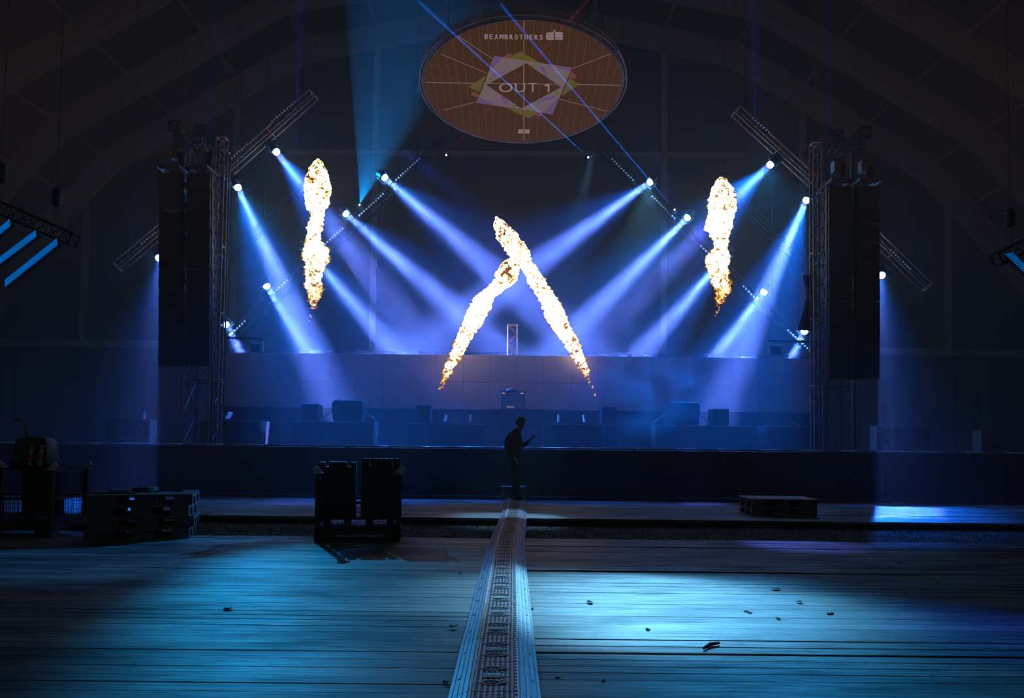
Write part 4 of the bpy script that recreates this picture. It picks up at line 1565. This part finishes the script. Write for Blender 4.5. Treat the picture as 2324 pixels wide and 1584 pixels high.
def ramp_slab(lab, loc, rz, w, h, lean, notched):
    t = thing('ramp_slab', lab, 'cable ramp', loc, rz)
    t.rotation_euler = (lean, 0, rz)
    n = 0.06
    if notched:
        poly = [(-w / 2, 0), (w / 2, 0), (w / 2, h), (w / 2 - 0.07, h), (w / 2 - 0.07, h - n), (w / 2 - 0.12, h - n), (w / 2 - 0.12, h + 0.005), (-w / 2 + 0.12, h + 0.01), (-w / 2 + 0.12, h - n), (-w / 2 + 0.07, h - n), (-w / 2 + 0.07, h), (-w / 2, h)]
    else:
        poly = [(-w / 2, 0), (w / 2, 0), (w / 2, h), (-w / 2, h)]
    MB().prism(poly, -0.05, 0.05).build('slab', RUBBER, t, bevel=0.004)
    for s in (-0.28, 0.28):
        MB().box((s * w, 0, -0.03), (0.09, 0.06, 0.06)).build('lug', RUBBER, t)
    if not notched:
        for i in range(7):
            x = -w * 0.42 + w * 0.84 * i / 6
            MB().prism([(x - 0.03, -0.05), (x, -0.05), (x + 0.02, 0), (x, 0.05), (x - 0.03, 0.05), (x - 0.01, 0)], h - 0.001, h + 0.006, 'z').build('arrow', WHITE, t)
        for s in (-0.3, 0.3):
            MB().bar((s * w, -0.058, h - 0.02), (s * w + 0.01, -0.058, h - 0.1), 0.02).build('buckle', ALU, t)
    else:
        for i in range(4):
            MB().box((-w * 0.3 + w * 0.2 * i, -0.056, h * 0.45), (0.03, 0.012, h * 0.8)).build('groove', RUBBER, t)
    return t


def at_st(px, dy):
    x = P(px, 1100, sc.y + dy).x
    return Vector((x, sc.y + dy, 0.262))


ramp_slab('black cable ramp slab with notched top, left one standing in the mesh stillage', at_st(768, -0.05), rz, 80 / F * 9.1, 0.75, 0.05, True)
ramp_slab('black cable ramp slab with white arrows along its top, right one in the stillage', at_st(864, -0.08), rz, 84 / F * 9.1, 0.80, 0.0, False)
t = ramp_slab('black cable ramp slab with notched top standing in the left edge stillage', sl + Vector((0.25, 0.0, 0.262)), 0.02, 0.5, 0.62, 0.05, True)
# load on the left stillage: dark bag with coloured straps
t = thing('kit_bag', 'dark kit bag with red and yellow patches on the left edge stillage', 'bag', sl + Vector((0.06, 0.1, 0.87)), 0.0)
MB().box((0, 0, 0.005), (0.56, 0.5, 0.01)).build('base_board', BLACK, t)
MB().box((0, 0, 0.22), (0.5, 0.4, 0.42), taper=(0.78, 0.7)).build('body', RUBBER, t, bevel=0.07, smooth=True)
for x in (0.06, 0.19):
    for (z0, z1, col, nm) in ((0.05, 0.10, (0.5, 0.3, 0.1), 'tan_patch'), (0.11, 0.19, (0.7, 0.04, 0.03), 'red_patch'), (0.21, 0.27, (0.6, 0.42, 0.1), 'yellow_patch'), (0.29, 0.33, (0.4, 0.26, 0.1), 'tan_patch')):
        yf = lambda z: -0.206 + 0.06 * (z / 0.42)
        MB().bar((x, yf(z0), z0), (x + 0.008, yf(z1), z1), 0.035, 0.02, (0, 1, 0)).build(nm, M('cloth_' + nm, col, 0.6), t)
MB().tube([(-0.1, 0, 0.38), (-0.14, 0, 0.55), (-0.22, -0.02, 0.7), (-0.3, -0.02, 0.66)], 0.02, 8).build('strap', M('strap_tan', (0.3, 0.2, 0.12), 0.7), t, smooth=True)
# ------------------------------------------------------------------ cable ramp across the floors
SLOPE = M('ramp_sheen', (0.80, 0.66, 0.82), 0.3, var=0.15, scale=30)  # bright sheen of the black rubber, put into the base colour
SLOPED = M('ramp_dark', (0.03, 0.03, 0.04), 0.4)
LIDM = M('lid_dark', (0.03, 0.028, 0.032), 0.5)
LIDS = M('lid_strip', (0.50, 0.30, 0.34), 0.4, var=0.2, scale=20)  # warm flame light on the lid strips mixed into the colour
PLATE = M('lid_plate', (0.92, 0.55, 0.48), 0.5, var=0.12, scale=12)  # plate colour carries the same warm flame light
YEL = M('lid_yellow', (0.75, 0.32, 0.03), 0.5)
INK = M('ink', (0.05, 0.045, 0.06), 0.6)
ML = 0.455                                     # length of one unit
LW, RW, CW = 0.10, 0.11, 0.245                 # left slope, right slope, lid widths
XL = -(LW + RW + CW) / 2


def ramp_unit(yellow):
    t = thing('cable_ramp', '', 'cable ramp')
    g = 0.003
    y0, y1 = -ML / 2 + g, ML / 2 - g
    zt = 0.052
    for side in (-1, 1):
        xa = XL if side < 0 else XL + LW + CW + RW
        xb = XL + LW if side < 0 else XL + LW + CW
        b = MB().prism([(xa, 0.002), (xa, 0.012), (xb, zt), (xb, 0.002)] if side < 0 else [(xb, 0.002), (xb, zt), (xa, 0.012), (xa, 0.002)], y0, y1)
        o = b.build('ramp', SLOPED, t)
        ru = Vector((xb - xa, 0, zt - 0.012))
        nrm = Vector((-(zt - 0.012) * side * -1, 0, abs(xb - xa))).normalized()
        if side > 0:
            nrm = Vector(((zt - 0.012), 0, abs(xb - xa))).normalized()
        else:
            nrm = Vector((-(zt - 0.012), 0, abs(xb - xa))).normalized()
        st = MB()
        n = 26
        for f0, f1 in ((0.02, 0.2), (0.3, 0.46), (0.56, 0.70), (0.80, 0.97)):
            if side > 0:
                f0, f1 = max(0.02, f0 - 0.02), f1 - 0.05
            for i in range(n):                       # cross ribs of the tread
                ya = y0 + (y1 - y0) * i / n
                yb = ya + (y1 - y0) / n * 0.78
                if 11 <= i <= 13 and 0.1 < f0 < 0.5:
                    continue
                p = [Vector((xa, 0, 0.012)) + ru * f0, Vector((xa, 0, 0.012)) + ru * f1]
                lo = [(p[0].x, ya, p[0].z), (p[1].x, ya, p[1].z), (p[1].x, yb, p[1].z), (p[0].x, yb, p[0].z)]
                hi = [tuple(Vector(q_) + nrm * 0.005) for q_ in lo]
                st.add(lo + hi, [(4, 5, 6, 7), (0, 1, 5, 4), (1, 2, 6, 5), (2, 3, 7, 6), (3, 0, 4, 7)])
        stuff(st.build('tread', SLOPE, t))
    x0, x1 = XL + LW + 0.002, XL + LW + CW - 0.002
    MB().box(((x0 + x1) / 2, 0, 0.028), (x1 - x0, y1 - y0, 0.05)).build('lid', LIDM, t, bevel=0.003)
    zl = 0.0535
    w = x1 - x0
    MB().box((x0 + 0.006, 0, zl + 0.002), (0.013, y1 - y0, 0.007)).build('edge_strip', YEL if yellow else PLATE, t)
    # small pale teeth along the hinge on the other edge
    th = MB()
    for i in range(9):
        th.box((x1 - 0.011, y0 + (y1 - y0) * (i + 0.5) / 9, zl + 0.003), (0.014, (y1 - y0) / 9 * 0.5, 0.007))
    stuff(th.build('hinge_teeth', PLATE, t))
    MB().box((x1 - 0.001, 0, zl + 0.001), (0.005, y1 - y0, 0.008)).build('hinge_line', SLOPE, t)
    # lengthwise raised strips
    for i, fx in enumerate((0.09, 0.205, 0.32, 0.435, 0.55, 0.665, 0.78, 0.88)):
        full = i in (0, 1, 6, 7)
        x = x0 + w * fx
        for (ya, yb) in (((y0, y1),) if full else ((y0, -0.145), (0.145, y1), (-0.07, -0.05), (0.05, 0.07))):
            MB().box((x, (ya + yb) / 2, zl + 0.001), (0.011, yb - ya - 0.004, 0.005)).build('strip', LIDS, t)
    rb = MB()
    for i in range(26):
        yy = y0 + (y1 - y0) * (i + 0.5) / 26
        if abs(yy) < 0.15:
            rb.box((x0 + w * 0.145, yy, zl), (w * 0.09, 0.006, 0.003)).box((x0 + w * 0.83, yy, zl), (w * 0.07, 0.006, 0.003))
        else:
            rb.box((x0 + w * 0.49, yy, zl), (w * 0.72, 0.006, 0.0025))
    stuff(rb.build('cross_rib', LIDS, t))
    for yc in (-0.108, 0.108):
        d = MB()
        pts = [(x0 + w * 0.15, yc), (x0 + w * 0.44, yc + 0.036), (x0 + w * 0.73, yc), (x0 + w * 0.44, yc - 0.036)]
        for i in range(4):
            a_, b_ = pts[i], pts[(i + 1) % 4]
            d.bar((*a_, zl + 0.004), (*b_, zl + 0.004), 0.006, 0.005)
        d.box((x0 + w * 0.44, yc, zl + 0.003), (0.03, 0.008, 0.005), Matrix.Rotation(0.4, 3, 'Z'))
        d.bar((x0 + w * 0.73, yc, zl + 0.004), (x0 + w * 0.80, yc, zl + 0.004), 0.006, 0.005)
        d.build('diamond', LIDS, t)
    pl = MB().box((x0 + w * 0.44, 0, zl + 0.003), (w * 0.36, 0.062, 0.008)).build('name_plate', PLATE, t, bevel=0.002)
    k = MB()
    for i in (0, 1):
        k.box((x0 + w * 0.295 + i * 0.011, 0.0, zl + 0.0075), (0.006, 0.03, 0.002))
    k.bar((x0 + w * 0.36, -0.012, zl + 0.0075), (x0 + w * 0.61, -0.012, zl + 0.0075), 0.003, 0.002)
    vs, fs = text_verts('HGEG')
    mx = max(v.x for v in vs)
    k.add([(x0 + w * 0.42 + v.x / mx * 0.042, 0.0 + v.y * 0.024 - 0.004, zl + 0.0085) for v in vs], fs)
    stuff(k.build('print', INK, pl))
    for i in (0, 1):
        MB().box((x0 + w * (0.685 + 0.09 * i), 0, zl + 0.004), (0.009, 0.045, 0.008)).build('clip', SLOPE, t, bevel=0.002)
    return t


MATPX = [(1112, 1760), (1118, 1640), (1122, 1584), (1126, 1530), (1130, 1462), (1136, 1400), (1140, 1340), (1143, 1300), (1147, 1250), (1154, 1215), (1162, 1186), (1167, 1160), (1168, 1146), (1168, 1137)]
path = [G(x, y, 0.03) for x, y in MATPX]
path.reverse()


def along(s):
    for i in range(len(path) - 1):
        L = (path[i + 1] - path[i]).length
        if s <= L:
            return path[i].lerp(path[i + 1], s / L)
        s -= L
    return None


ORD = 'first second third fourth fifth sixth seventh eighth ninth tenth eleventh twelfth thirteenth fourteenth fifteenth sixteenth seventeenth eighteenth nineteenth twentieth twenty-first twenty-second twenty-third twenty-fourth twenty-fifth twenty-sixth twenty-seventh twenty-eighth twenty-ninth thirtieth'.split()


def unit_label(k):
    return 'ribbed cable ramp unit%s, %s from the near end' % (' with yellow edge' if k in YELS else '', ORD[k])


YELS = (3, 4, 10)
ru0, ru1 = ramp_unit(False), ramp_unit(True)
s, k = 0.0, 0
tot = sum((path[i + 1] - path[i]).length for i in range(len(path) - 1))
nun = int(tot / ML)
while k < nun:
    a, b_ = along(s), along(s + ML)
    if b_ is None:
        break
    d = a - b_
    z = math.atan2(-d.x, d.y)
    fromcam = nun - 1 - k
    yel = fromcam in YELS
    lab = unit_label(fromcam)
    src = ru1 if yel else ru0
    loc = (a + b_) / 2
    loc.z = 0.003
    if loc.y > 12.9:
        loc.z = 0.003 + 0.02 * min(1, (loc.y - 12.9))
    if not src.get('label'):
        src.location, src.rotation_euler = loc, (0, 0, z)
        src['label'], src['group'] = lab, 'cable ramp units across the floor'
    else:
        dup(src, loc, z, lab, 'cable ramp units across the floor')
    s += ML
    k += 1

# ------------------------------------------------------------------ wooden step before the barrier
a, c = G(1136, 1139, 0), G(1195, 1139, 0)
t = thing('wooden_step', 'low wooden step behind the standing person at the end of the cable ramp', 'step', ((a.x + c.x) / 2, 15.75, 0.0))
w = c.x - a.x
for z in (0.17, 0.3):
    MB().box((0, 0.1, z), (w, 0.32, 0.04)).build('slat', M('step_wood', (0.3, 0.19, 0.13), 0.7, var=0.3), t, bevel=0.004)
for s_ in (-1, 1):
    for y in (-0.03, 0.22):
        MB().box((s_ * (w / 2 - 0.05), y, 0.14), (0.08, 0.06, 0.28)).build('leg', M('step_wood', (0.3, 0.19, 0.13), 0.7), t)
    MB().box((s_ * (w / 2 - 0.1), -0.07, 0.08), (0.2, 0.02, 0.1)).build('kick_board', M('step_wood', (0.3, 0.19, 0.13), 0.7), t)

# ------------------------------------------------------------------ person
CLOTH = M('dark_jacket', (0.018, 0.018, 0.022), 0.8)
TROU = M('dark_trousers', (0.012, 0.012, 0.015), 0.85)
SKIN = M('skin', (0.35, 0.2, 0.15), 0.55)
HAIR = M('dark_hair', (0.05, 0.035, 0.03), 0.5, scale=40)
fp = P(1172, 1142, 14.9)
pr = thing('person', 'person in dark clothes standing before the barriers, looking down at a phone', 'person', (fp.x, 14.9, 0.055), 0.0)
J, E = [], []


def jt(x, y, z, r, par=None):
    J.append((Vector((x, y, z)) * 1.02, r))
    if par is not None:
        E.append((par, len(J) - 1))
    return len(J) - 1


pel = jt(-0.05, 0, 0.93, 0.18)
sp1 = jt(-0.08, 0, 1.10, 0.20, pel)
chs = jt(-0.10, 0, 1.32, 0.235, sp1)
upb = jt(-0.09, 0, 1.46, 0.19, chs)
nk = jt(0.03, 0, 1.545, 0.062, upb)
hb = jt(0.065, 0, 1.60, 0.080, nk)
hd = jt(0.085, 0, 1.675, 0.102, hb)
jt(0.07, 0, 1.735, 0.085, hd)
chin = jt(0.15, 0, 1.605, 0.040, hb)
jt(0.19, 0, 1.66, 0.016, hd)
for s_, el, wr in ((-1, (-0.20, -0.25, 1.16), (-0.06, -0.26, 0.94)), (1, (0.13, 0.20, 1.17), (0.26, 0.07, 1.29))):
    sh = jt(-0.04, s_ * 0.18, 1.42, 0.088, upb)
    e = jt(*el, 0.064, sh)
    f_ = jt(*(Vector(el).lerp(Vector(wr), 0.5)), 0.047, e)
    w_ = jt(*wr, 0.032, f_)
    d = (Vector(wr) - Vector(el)).normalized()
    pm = Vector(wr) + d * 0.075
    pmi = jt(*pm, 0.036, w_)
    side = d.cross(Vector((0, 0, 1))).normalized()
    curl = Vector((0, 0, 1)) if s_ > 0 else Vector((0.4, 0, -1))
    for q in range(4):
        ln = (0.075, 0.085, 0.08, 0.062)[q]
        b0 = pm + d * 0.03 + side * (q - 1.5) * 0.021
        i0 = jt(*b0, 0.0095, pmi)
        i1 = jt(*(b0 + d * ln * 0.5 + curl * 0.006), 0.009, i0)
        jt(*(b0 + d * ln * 0.8 + curl * 0.03), 0.008, i1)
    b0 = pm - d * 0.02 + side * 0.04
    i0 = jt(*b0, 0.012, pmi)
    jt(*(b0 + d * 0.04 + side * 0.02 + curl * 0.015), 0.009, i0)
for s_, kx in ((-1, 0.0), (1, 0.03)):
    h = jt(-0.04, s_ * 0.10, 0.86, 0.115, pel)
    kn = jt(-0.01 + kx, s_ * 0.14, 0.48, 0.09, h)
    cf = jt(-0.03 + kx, s_ * 0.14, 0.33, 0.078, kn)
    an = jt(-0.05 + kx, s_ * 0.14, 0.09, 0.045, cf)
    hl = jt(-0.08 + kx, s_ * 0.14, 0.045, 0.04, an)
    jt(0.12 + kx, s_ * 0.15, 0.035, 0.034, an)
me = bpy.data.meshes.new('body')
me.from_pydata([j[0] for j in J], E, [])
body = bpy.data.objects.new('body', me)
COL.objects.link(body)
sk = body.modifiers.new('skin', 'SKIN')
sk.use_smooth_shade = True
for i, v in enumerate(me.skin_vertices[0].data):
    v.radius = (J[i][1], J[i][1])
    v.use_root = (i == 0)
body.modifiers.new('sub', 'SUBSURF').levels = 2
dg = bpy.context.evaluated_depsgraph_get()
nm = bpy.data.meshes.new_from_object(body.evaluated_get(dg))
body.modifiers.clear()
body.data = nm
nm.materials.clear()
for m_ in (CLOTH, TROU, SKIN):
    nm.materials.append(m_)
hands = [Vector(J[i][0]) for i in range(len(J)) if J[i][1] < 0.0125]
for p_ in nm.polygons:
    c = p_.center
    p_.use_smooth = True
    if c.z > 1.57 or any((c - h_).length < 0.055 for h_ in hands):
        p_.material_index = 2
    elif c.z < 0.95:
        p_.material_index = 1
    else:
        p_.material_index = 0
body.parent = pr
hc = Vector((0.078, 0, 1.69)) * 1.02
b = MB()
vs, fs = [], []
for i in range(13):
    for j in range(20):
        th, ph_ = math.pi * 0.62 * i / 12, 2 * math.pi * j / 20
        r = 0.118 + 0.004 * math.sin(j * 5 + i)
        q = Vector((math.sin(th) * math.cos(ph_) * r * 1.02, math.sin(th) * math.sin(ph_) * r * 0.9, math.cos(th) * r))
        q = Matrix.Rotation(-0.55, 3, 'Y') @ q
        vs.append(hc + q)
for i in range(12):
    for j in range(20):
        fs.append((i * 20 + j, i * 20 + (j + 1) % 20, (i + 1) * 20 + (j + 1) % 20, (i + 1) * 20 + j))
o = b.add(vs, fs).build('hair', HAIR, pr, smooth=True)
o.modifiers.new('thick', 'SOLIDIFY').thickness = 0.012
for s_ in (-1, 1):
    MB().lathe([(0.006, 0.0), (0.022, 0.004), (0.028, 0.012), (0.012, 0.016)], 10, c=(0.08, s_ * 0.098, 1.70), rot=Matrix.Rotation(-s_ * 1.57, 3, 'X')).build('ear', SKIN, pr, smooth=True)
    MB().lathe([(0.004, -0.012), (0.011, -0.004), (0.011, 0.004), (0.004, 0.012)], 10, c=(0.178, s_ * 0.034, 1.712)).build('eye', WHITE, pr, smooth=True)
MB().bar((0.176, -0.022, 1.648), (0.176, 0.022, 1.648), 0.008, 0.01).build('mouth', M('lips', (0.3, 0.1, 0.09), 0.5), pr)
ph = Vector((0.26, 0.07, 1.29)) + (Vector((0.26, 0.07, 1.29)) - Vector((0.13, 0.20, 1.17))).normalized() * 0.13
ph = ph * 1.02 + Vector((0, 0, 0.018))
t = thing('phone', 'small dark phone held in the hand of the standing person', 'phone', Vector((fp.x, 14.9, 0.055)) + ph)
rt = Matrix.Rotation(0.5, 3, 'Y')
MB().box((0, 0, 0.02), (0.008, 0.07, 0.14), rt).build('case', PLASTIC, t, bevel=0.003)
MB().box(rt @ Vector((-0.0055, 0, 0)) + Vector((0, 0, 0.02)), (0.002, 0.06, 0.12), rt).build('screen', emis('phone_glow', (0.05, 0.1, 0.3)), t)


# ------------------------------------------------------------------ flame jets
def flame_material():
    m = bpy.data.materials.new('flame')
    m.use_nodes = True
    nt = m.node_tree
    L = nt.links.new
    nt.nodes.remove(nt.nodes['Principled BSDF'])
    at = nd(nt, 'ShaderNodeAttribute', attribute_name='glow_level')
    cr = nd(nt, 'ShaderNodeValToRGB')
    e = cr.color_ramp.elements
    e[0].position, e[0].color = 0.0, (0.10, 0.025, 0.004, 1)
    e[1].position, e[1].color = 1.0, (1, 0.86, 0.62, 1)
    for p_, c in ((0.3, (0.7, 0.24, 0.015, 1)), (0.52, (1.0, 0.52, 0.06, 1)), (0.74, (1.0, 0.78, 0.36, 1))):
        el = e.new(p_)
        el.color = c
    st = nd(nt, 'ShaderNodeMapRange')
    st.inputs[1].default_value, st.inputs[2].default_value = 0.4, 0.92
    st.inputs[3].default_value, st.inputs[4].default_value = 0.8, 2.8
    em = nd(nt, 'ShaderNodeEmission')
    L(at.outputs['Fac'], cr.inputs[0])
    L(at.outputs['Fac'], st.inputs[0])
    L(cr.outputs[0], em.inputs['Color'])
    L(st.outputs[0], em.inputs['Strength'])
    L(em.outputs[0], nt.nodes['Material Output'].inputs['Surface'])
    return m


FLM = flame_material()


def flame(pts, Y, lab, seed, head=0.36, tail=0.80):
    """pts: (px, py, half width px) from the head down to the nozzle end"""
    m = Y / F
    sp = [(P(x, y, Y), r * m) for x, y, r in pts]
    cum = [0]
    for i in range(len(sp) - 1):
        cum.append(cum[-1] + (sp[i + 1][0] - sp[i][0]).length)
    T = cum[-1]
    nr, na = int(T / 0.012), 96
    off = Vector((seed * 13.1, seed * 7.7, seed * 3.3))
    V, Hh = [], []
    rows = []
    for i in range(nr + 1):
        s = T * i / nr
        k = max(j for j in range(len(cum)) if cum[j] <= s + 1e-9)
        k = min(k, len(sp) - 2)
        f = (s - cum[k]) / (cum[k + 1] - cum[k])
        f2 = f * f * (3 - 2 * f)
        c = sp[k][0].lerp(sp[k + 1][0], f)
        r = sp[k][1] * (1 - f2) + sp[k + 1][1] * f2
        rows.append((c, r, s / T))
    px1 = m
    for i, (c, r, u) in enumerate(rows):
        d = (rows[min(i + 1, nr)][0] - rows[max(i - 1, 0)][0]).normalized()
        a = d.cross(Vector((0, 1, 0))).normalized()
        b_ = d.cross(a)
        for j in range(na):
            an = 2 * math.pi * j / na
            n = a * math.cos(an) + b_ * math.sin(an)
            p = c + n * r
            q1 = noise.fractal((p * 3.2 + off), 0.9, 2.0, 3)
            q2 = noise.fractal((p * 11.0 + off), 0.8, 2.1, 3)
            q3 = noise.noise(p * 38.0 + off)
            rag = 0.45 + 0.9 * u
            dis = r * 0.24 * q1 * rag + (6.5 * q2 + 4.0 * q3) * px1 * rag
            if u < 0.08:
                dis *= 0.4
            w = noise.noise_vector(p * 9.0 + off) * px1 * 3.0 * rag
            V.append(p + n * dis + w)
            hot = 1.0
            pr_ = (dis - r * 0.10) / (5.0 * px1)
            if pr_ > 0.10:
                hot -= 0.75 * min(1, (pr_ - 0.10) * (1.1 + u))
            if u < head:
                # darker patches of unburnt gas in the head
                z = noise.fractal(p * 5.5 + off * 2, 0.7, 2.0, 3)
                z2 = noise.noise(p * 24.0 + off)
                dark = (z * 0.9 + 0.7 * z2 + 0.0) * (1.0 - abs(u / head * 1.6 - 0.6))
                side_ = max(0.0, n.dot(Vector((0.35, -0.94, 0))))
                if dark > 0:
                    hot -= 2.6 * dark * (0.35 + 0.65 * side_)
            if u > tail:
                k2 = (u - tail) / (1 - tail)
                hot -= k2 * (0.35 + 0.7 * max(0, noise.noise(p * 14.0 + off * 3) + 0.2))
            Hh.append(max(0.05, min(1, hot)))
    fs = []
    for i in range(nr):
        for j in range(na):
            a_, b2 = i * na + j, i * na + (j + 1) % na
            fs.append((a_, b2, b2 + na, a_ + na))
    fs.append(tuple(range(na - 1, -1, -1)))
    fs.append(tuple(range(nr * na, (nr + 1) * na)))
    # loose licks and droplets round the tail
    rg = random.Random(seed)
    for k in range(int(46 * (1.0))):
        u = rg.uniform(0.3, 1.06) if k % 3 else rg.uniform(tail, 1.1)
        i = min(nr, int(u * nr))
        c, r, _ = rows[i]
        d = (rows[min(i + 1, nr)][0] - rows[max(i - 1, 0)][0]).normalized()
        a = d.cross(Vector((0, 1, 0))).normalized()
        b2 = d.cross(a)
        an = rg.uniform(0, 6.28)
        n = a * math.cos(an) + b2 * math.sin(an)
        pos = c + n * (r * rg.uniform(0.95, 1.12) + rg.uniform(0, 1.5) * px1) + d * (max(0, u - 1) * T)
        sz = rg.uniform(0.8, 2.4) * px1
        base = len(V)
        for th in range(5):
            for ph_ in range(8):
                t1, p1 = math.pi * th / 4, 2 * math.pi * ph_ / 8
                dv = Vector((math.sin(t1) * math.cos(p1), math.sin(t1) * math.sin(p1), math.cos(t1) * rg.uniform(1.0, 1.6)))
                V.append(pos + dv * sz * (1 + 0.5 * noise.noise((pos + dv) * 20)))
                Hh.append(rg.choice((0.25, 0.35, 0.5)) if u > 0.3 else 0.6)
        for th in range(4):
            for ph_ in range(8):
                fs.append((base + th * 8 + ph_, base + th * 8 + (ph_ + 1) % 8, base + (th + 1) * 8 + (ph_ + 1) % 8, base + (th + 1) * 8 + ph_))
    me = bpy.data.meshes.new('flame')
    o0 = sp[-1][0]
    me.from_pydata([v - o0 for v in V], [], fs)
    at = me.attributes.new('glow_level', 'FLOAT', 'POINT')
    at.data.foreach_set('value', Hh)
    me.materials.append(FLM)
    for p_ in me.polygons:
        p_.use_smooth = True
    o = bpy.data.objects.new('flame', me)
    o.location = o0
    COL.objects.link(o)
    tag(o, lab, 'flame', 'flame jets over the stage')
    return o


flame([(722, 362, 3), (722, 370, 11), (721, 388, 20), (721, 410, 26), (721, 430, 28), (720, 450, 27), (718, 466, 24), (721, 480, 14), (719, 500, 13), (715, 515, 15), (712, 530, 14), (712, 545, 14), (714, 560, 18), (718, 575, 25), (717, 586, 26), (714, 600, 18), (713, 620, 16), (712, 635, 14), (711, 648, 17), (715, 660, 14), (713, 672, 12), (711, 685, 7), (709, 700, 3)], 22.6,
      'tall upright flame jet hanging in the air on the left of the stage', 3)
flame([(1637, 402, 4), (1637, 411, 13), (1638, 430, 23), (1639, 450, 28), (1639, 470, 30), (1636, 487, 27), (1633, 500, 29), (1632, 515, 29), (1634, 528, 21), (1637, 543, 14), (1635, 560, 13), (1633, 575, 17), (1629, 590, 23), (1629, 605, 21), (1631, 620, 18), (1633, 633, 15), (1640, 648, 15), (1644, 655, 13), (1638, 665, 11), (1634, 676, 9), (1632, 689, 4)], 22.6,
      'tall upright flame jet hanging in the air on the right of the stage', 5)
flame([(1126, 492, 3), (1133, 510, 14), (1145, 530, 19), (1158, 548, 21), (1170, 563, 21), (1184, 580, 18), (1193, 600, 13), (1203, 614, 14), (1215, 634, 16), (1228, 655, 15), (1245, 683, 18), (1256, 710, 20), (1277, 745, 16), (1299, 783, 13), (1316, 815, 10), (1328, 841, 7), (1334, 859, 3)], 22.7,
      'slanting flame jet rising from the right to the taller tip in the middle', 8, head=0.3, tail=0.9)
flame([(1180, 583, 4), (1170, 593, 15), (1158, 610, 22), (1147, 628, 23), (1131, 649, 15), (1113, 664, 13), (1092, 692, 21), (1078, 720, 19), (1060, 753, 15), (1045, 785, 12), (1029, 817, 9), (1015, 844, 7), (1006, 866, 3)], 22.1,
      'slanting flame jet rising from the left, crossing below the taller tip', 12, head=0.3, tail=0.9)

# ------------------------------------------------------------------ litter lying on the near floor
LEAF = M('dead_leaf', (0.02, 0.016, 0.012), 0.8)


def leaf(px, py, wpx, hpx, lab, rz):
    p = G(px, py, 0.004)
    w = wpx * p.y / F
    d = max(0.012, hpx / (1936 / p.y ** 2))
    rg = random.Random(px)
    n = 9
    ring = [(0.5 * w * math.cos(a) * rg.uniform(0.55, 1.0), 0.5 * d * math.sin(a) * rg.uniform(0.55, 1.0), 0.002 + 0.012 * rg.random()) for a in [i * 2 * math.pi / n for i in range(n)]]
    vs = ring + [(0, 0, 0.012)] + [(x, y, z - 0.003) for x, y, z in ring] + [(0, 0, 0.007)]
    fs = [(i, (i + 1) % n, n) for i in range(n)] + [((i + 1) % n + n + 1, i + n + 1, 2 * n + 1) for i in range(n)] + [(i, i + n + 1, (i + 1) % n + n + 1, (i + 1) % n) for i in range(n)]
    o = MB().add(vs, fs).build('dry_leaf', LEAF)
    o.location, o.rotation_euler = p, (0, 0, rz)
    tag(o, lab, 'leaf', 'dry leaves and chips on the plank floor')


for (px, py, w, h, lab) in [
        (1697, 1390, 14, 10, 'dark crumpled leaf, largest one right of the cable ramp'), (1762, 1336, 34, 4, 'thin dark leaf strip lying near the far right of the lit floor'),
        (1339, 1367, 16, 6, 'dark leaf in the bright pool right of the cable ramp, nearest the ramp'), (1815, 1367, 16, 5, 'dark leaf beyond the right end of the bright pool'),
        (1766, 1405, 8, 6, 'small dark chip to the right of the largest crumpled leaf'), (1207, 1383, 7, 8, 'dark chip touching the right edge of the cable ramp'),
        (1029, 1423, 28, 5, 'flat dark leaf left of the cable ramp'), (1012, 1551, 18, 7, 'dark leaf near the bottom edge left of the cable ramp'),
        (1045, 1301, 6, 10, 'upright dark chip left of the cable ramp near the cage shadow'), (1884, 1394, 20, 4, 'flat dark leaf far right past the bright pool'),
        (1265, 1541, 14, 5, 'dark leaf near the bottom edge right of the cable ramp, left of two'), (1370, 1548, 12, 5, 'dark leaf near the bottom edge right of the cable ramp, right of two'),
        (2040, 1279, 18, 4, 'flat dark leaf at the far right near the grass strip'), (516, 1383, 22, 5, 'small dark scrap on the dim left part of the floor'), (1470, 1429, 12, 4, 'small dark chip below the bright pool')]:
    leaf(px, py, w, h, lab, 0.2)
p, q = G(1597, 1471, 0.012), G(1632, 1459, 0.012)
o = MB().tube([p - p, (q - p) * 0.5 + Vector((0, 0.03, 0.0)), q - p], [0.008, 0.012, 0.009], 7).build('stick', LEAF, smooth=True)
o.location = p
tag(o, 'short dark stick lying on the planks below the bright pool', 'stick')
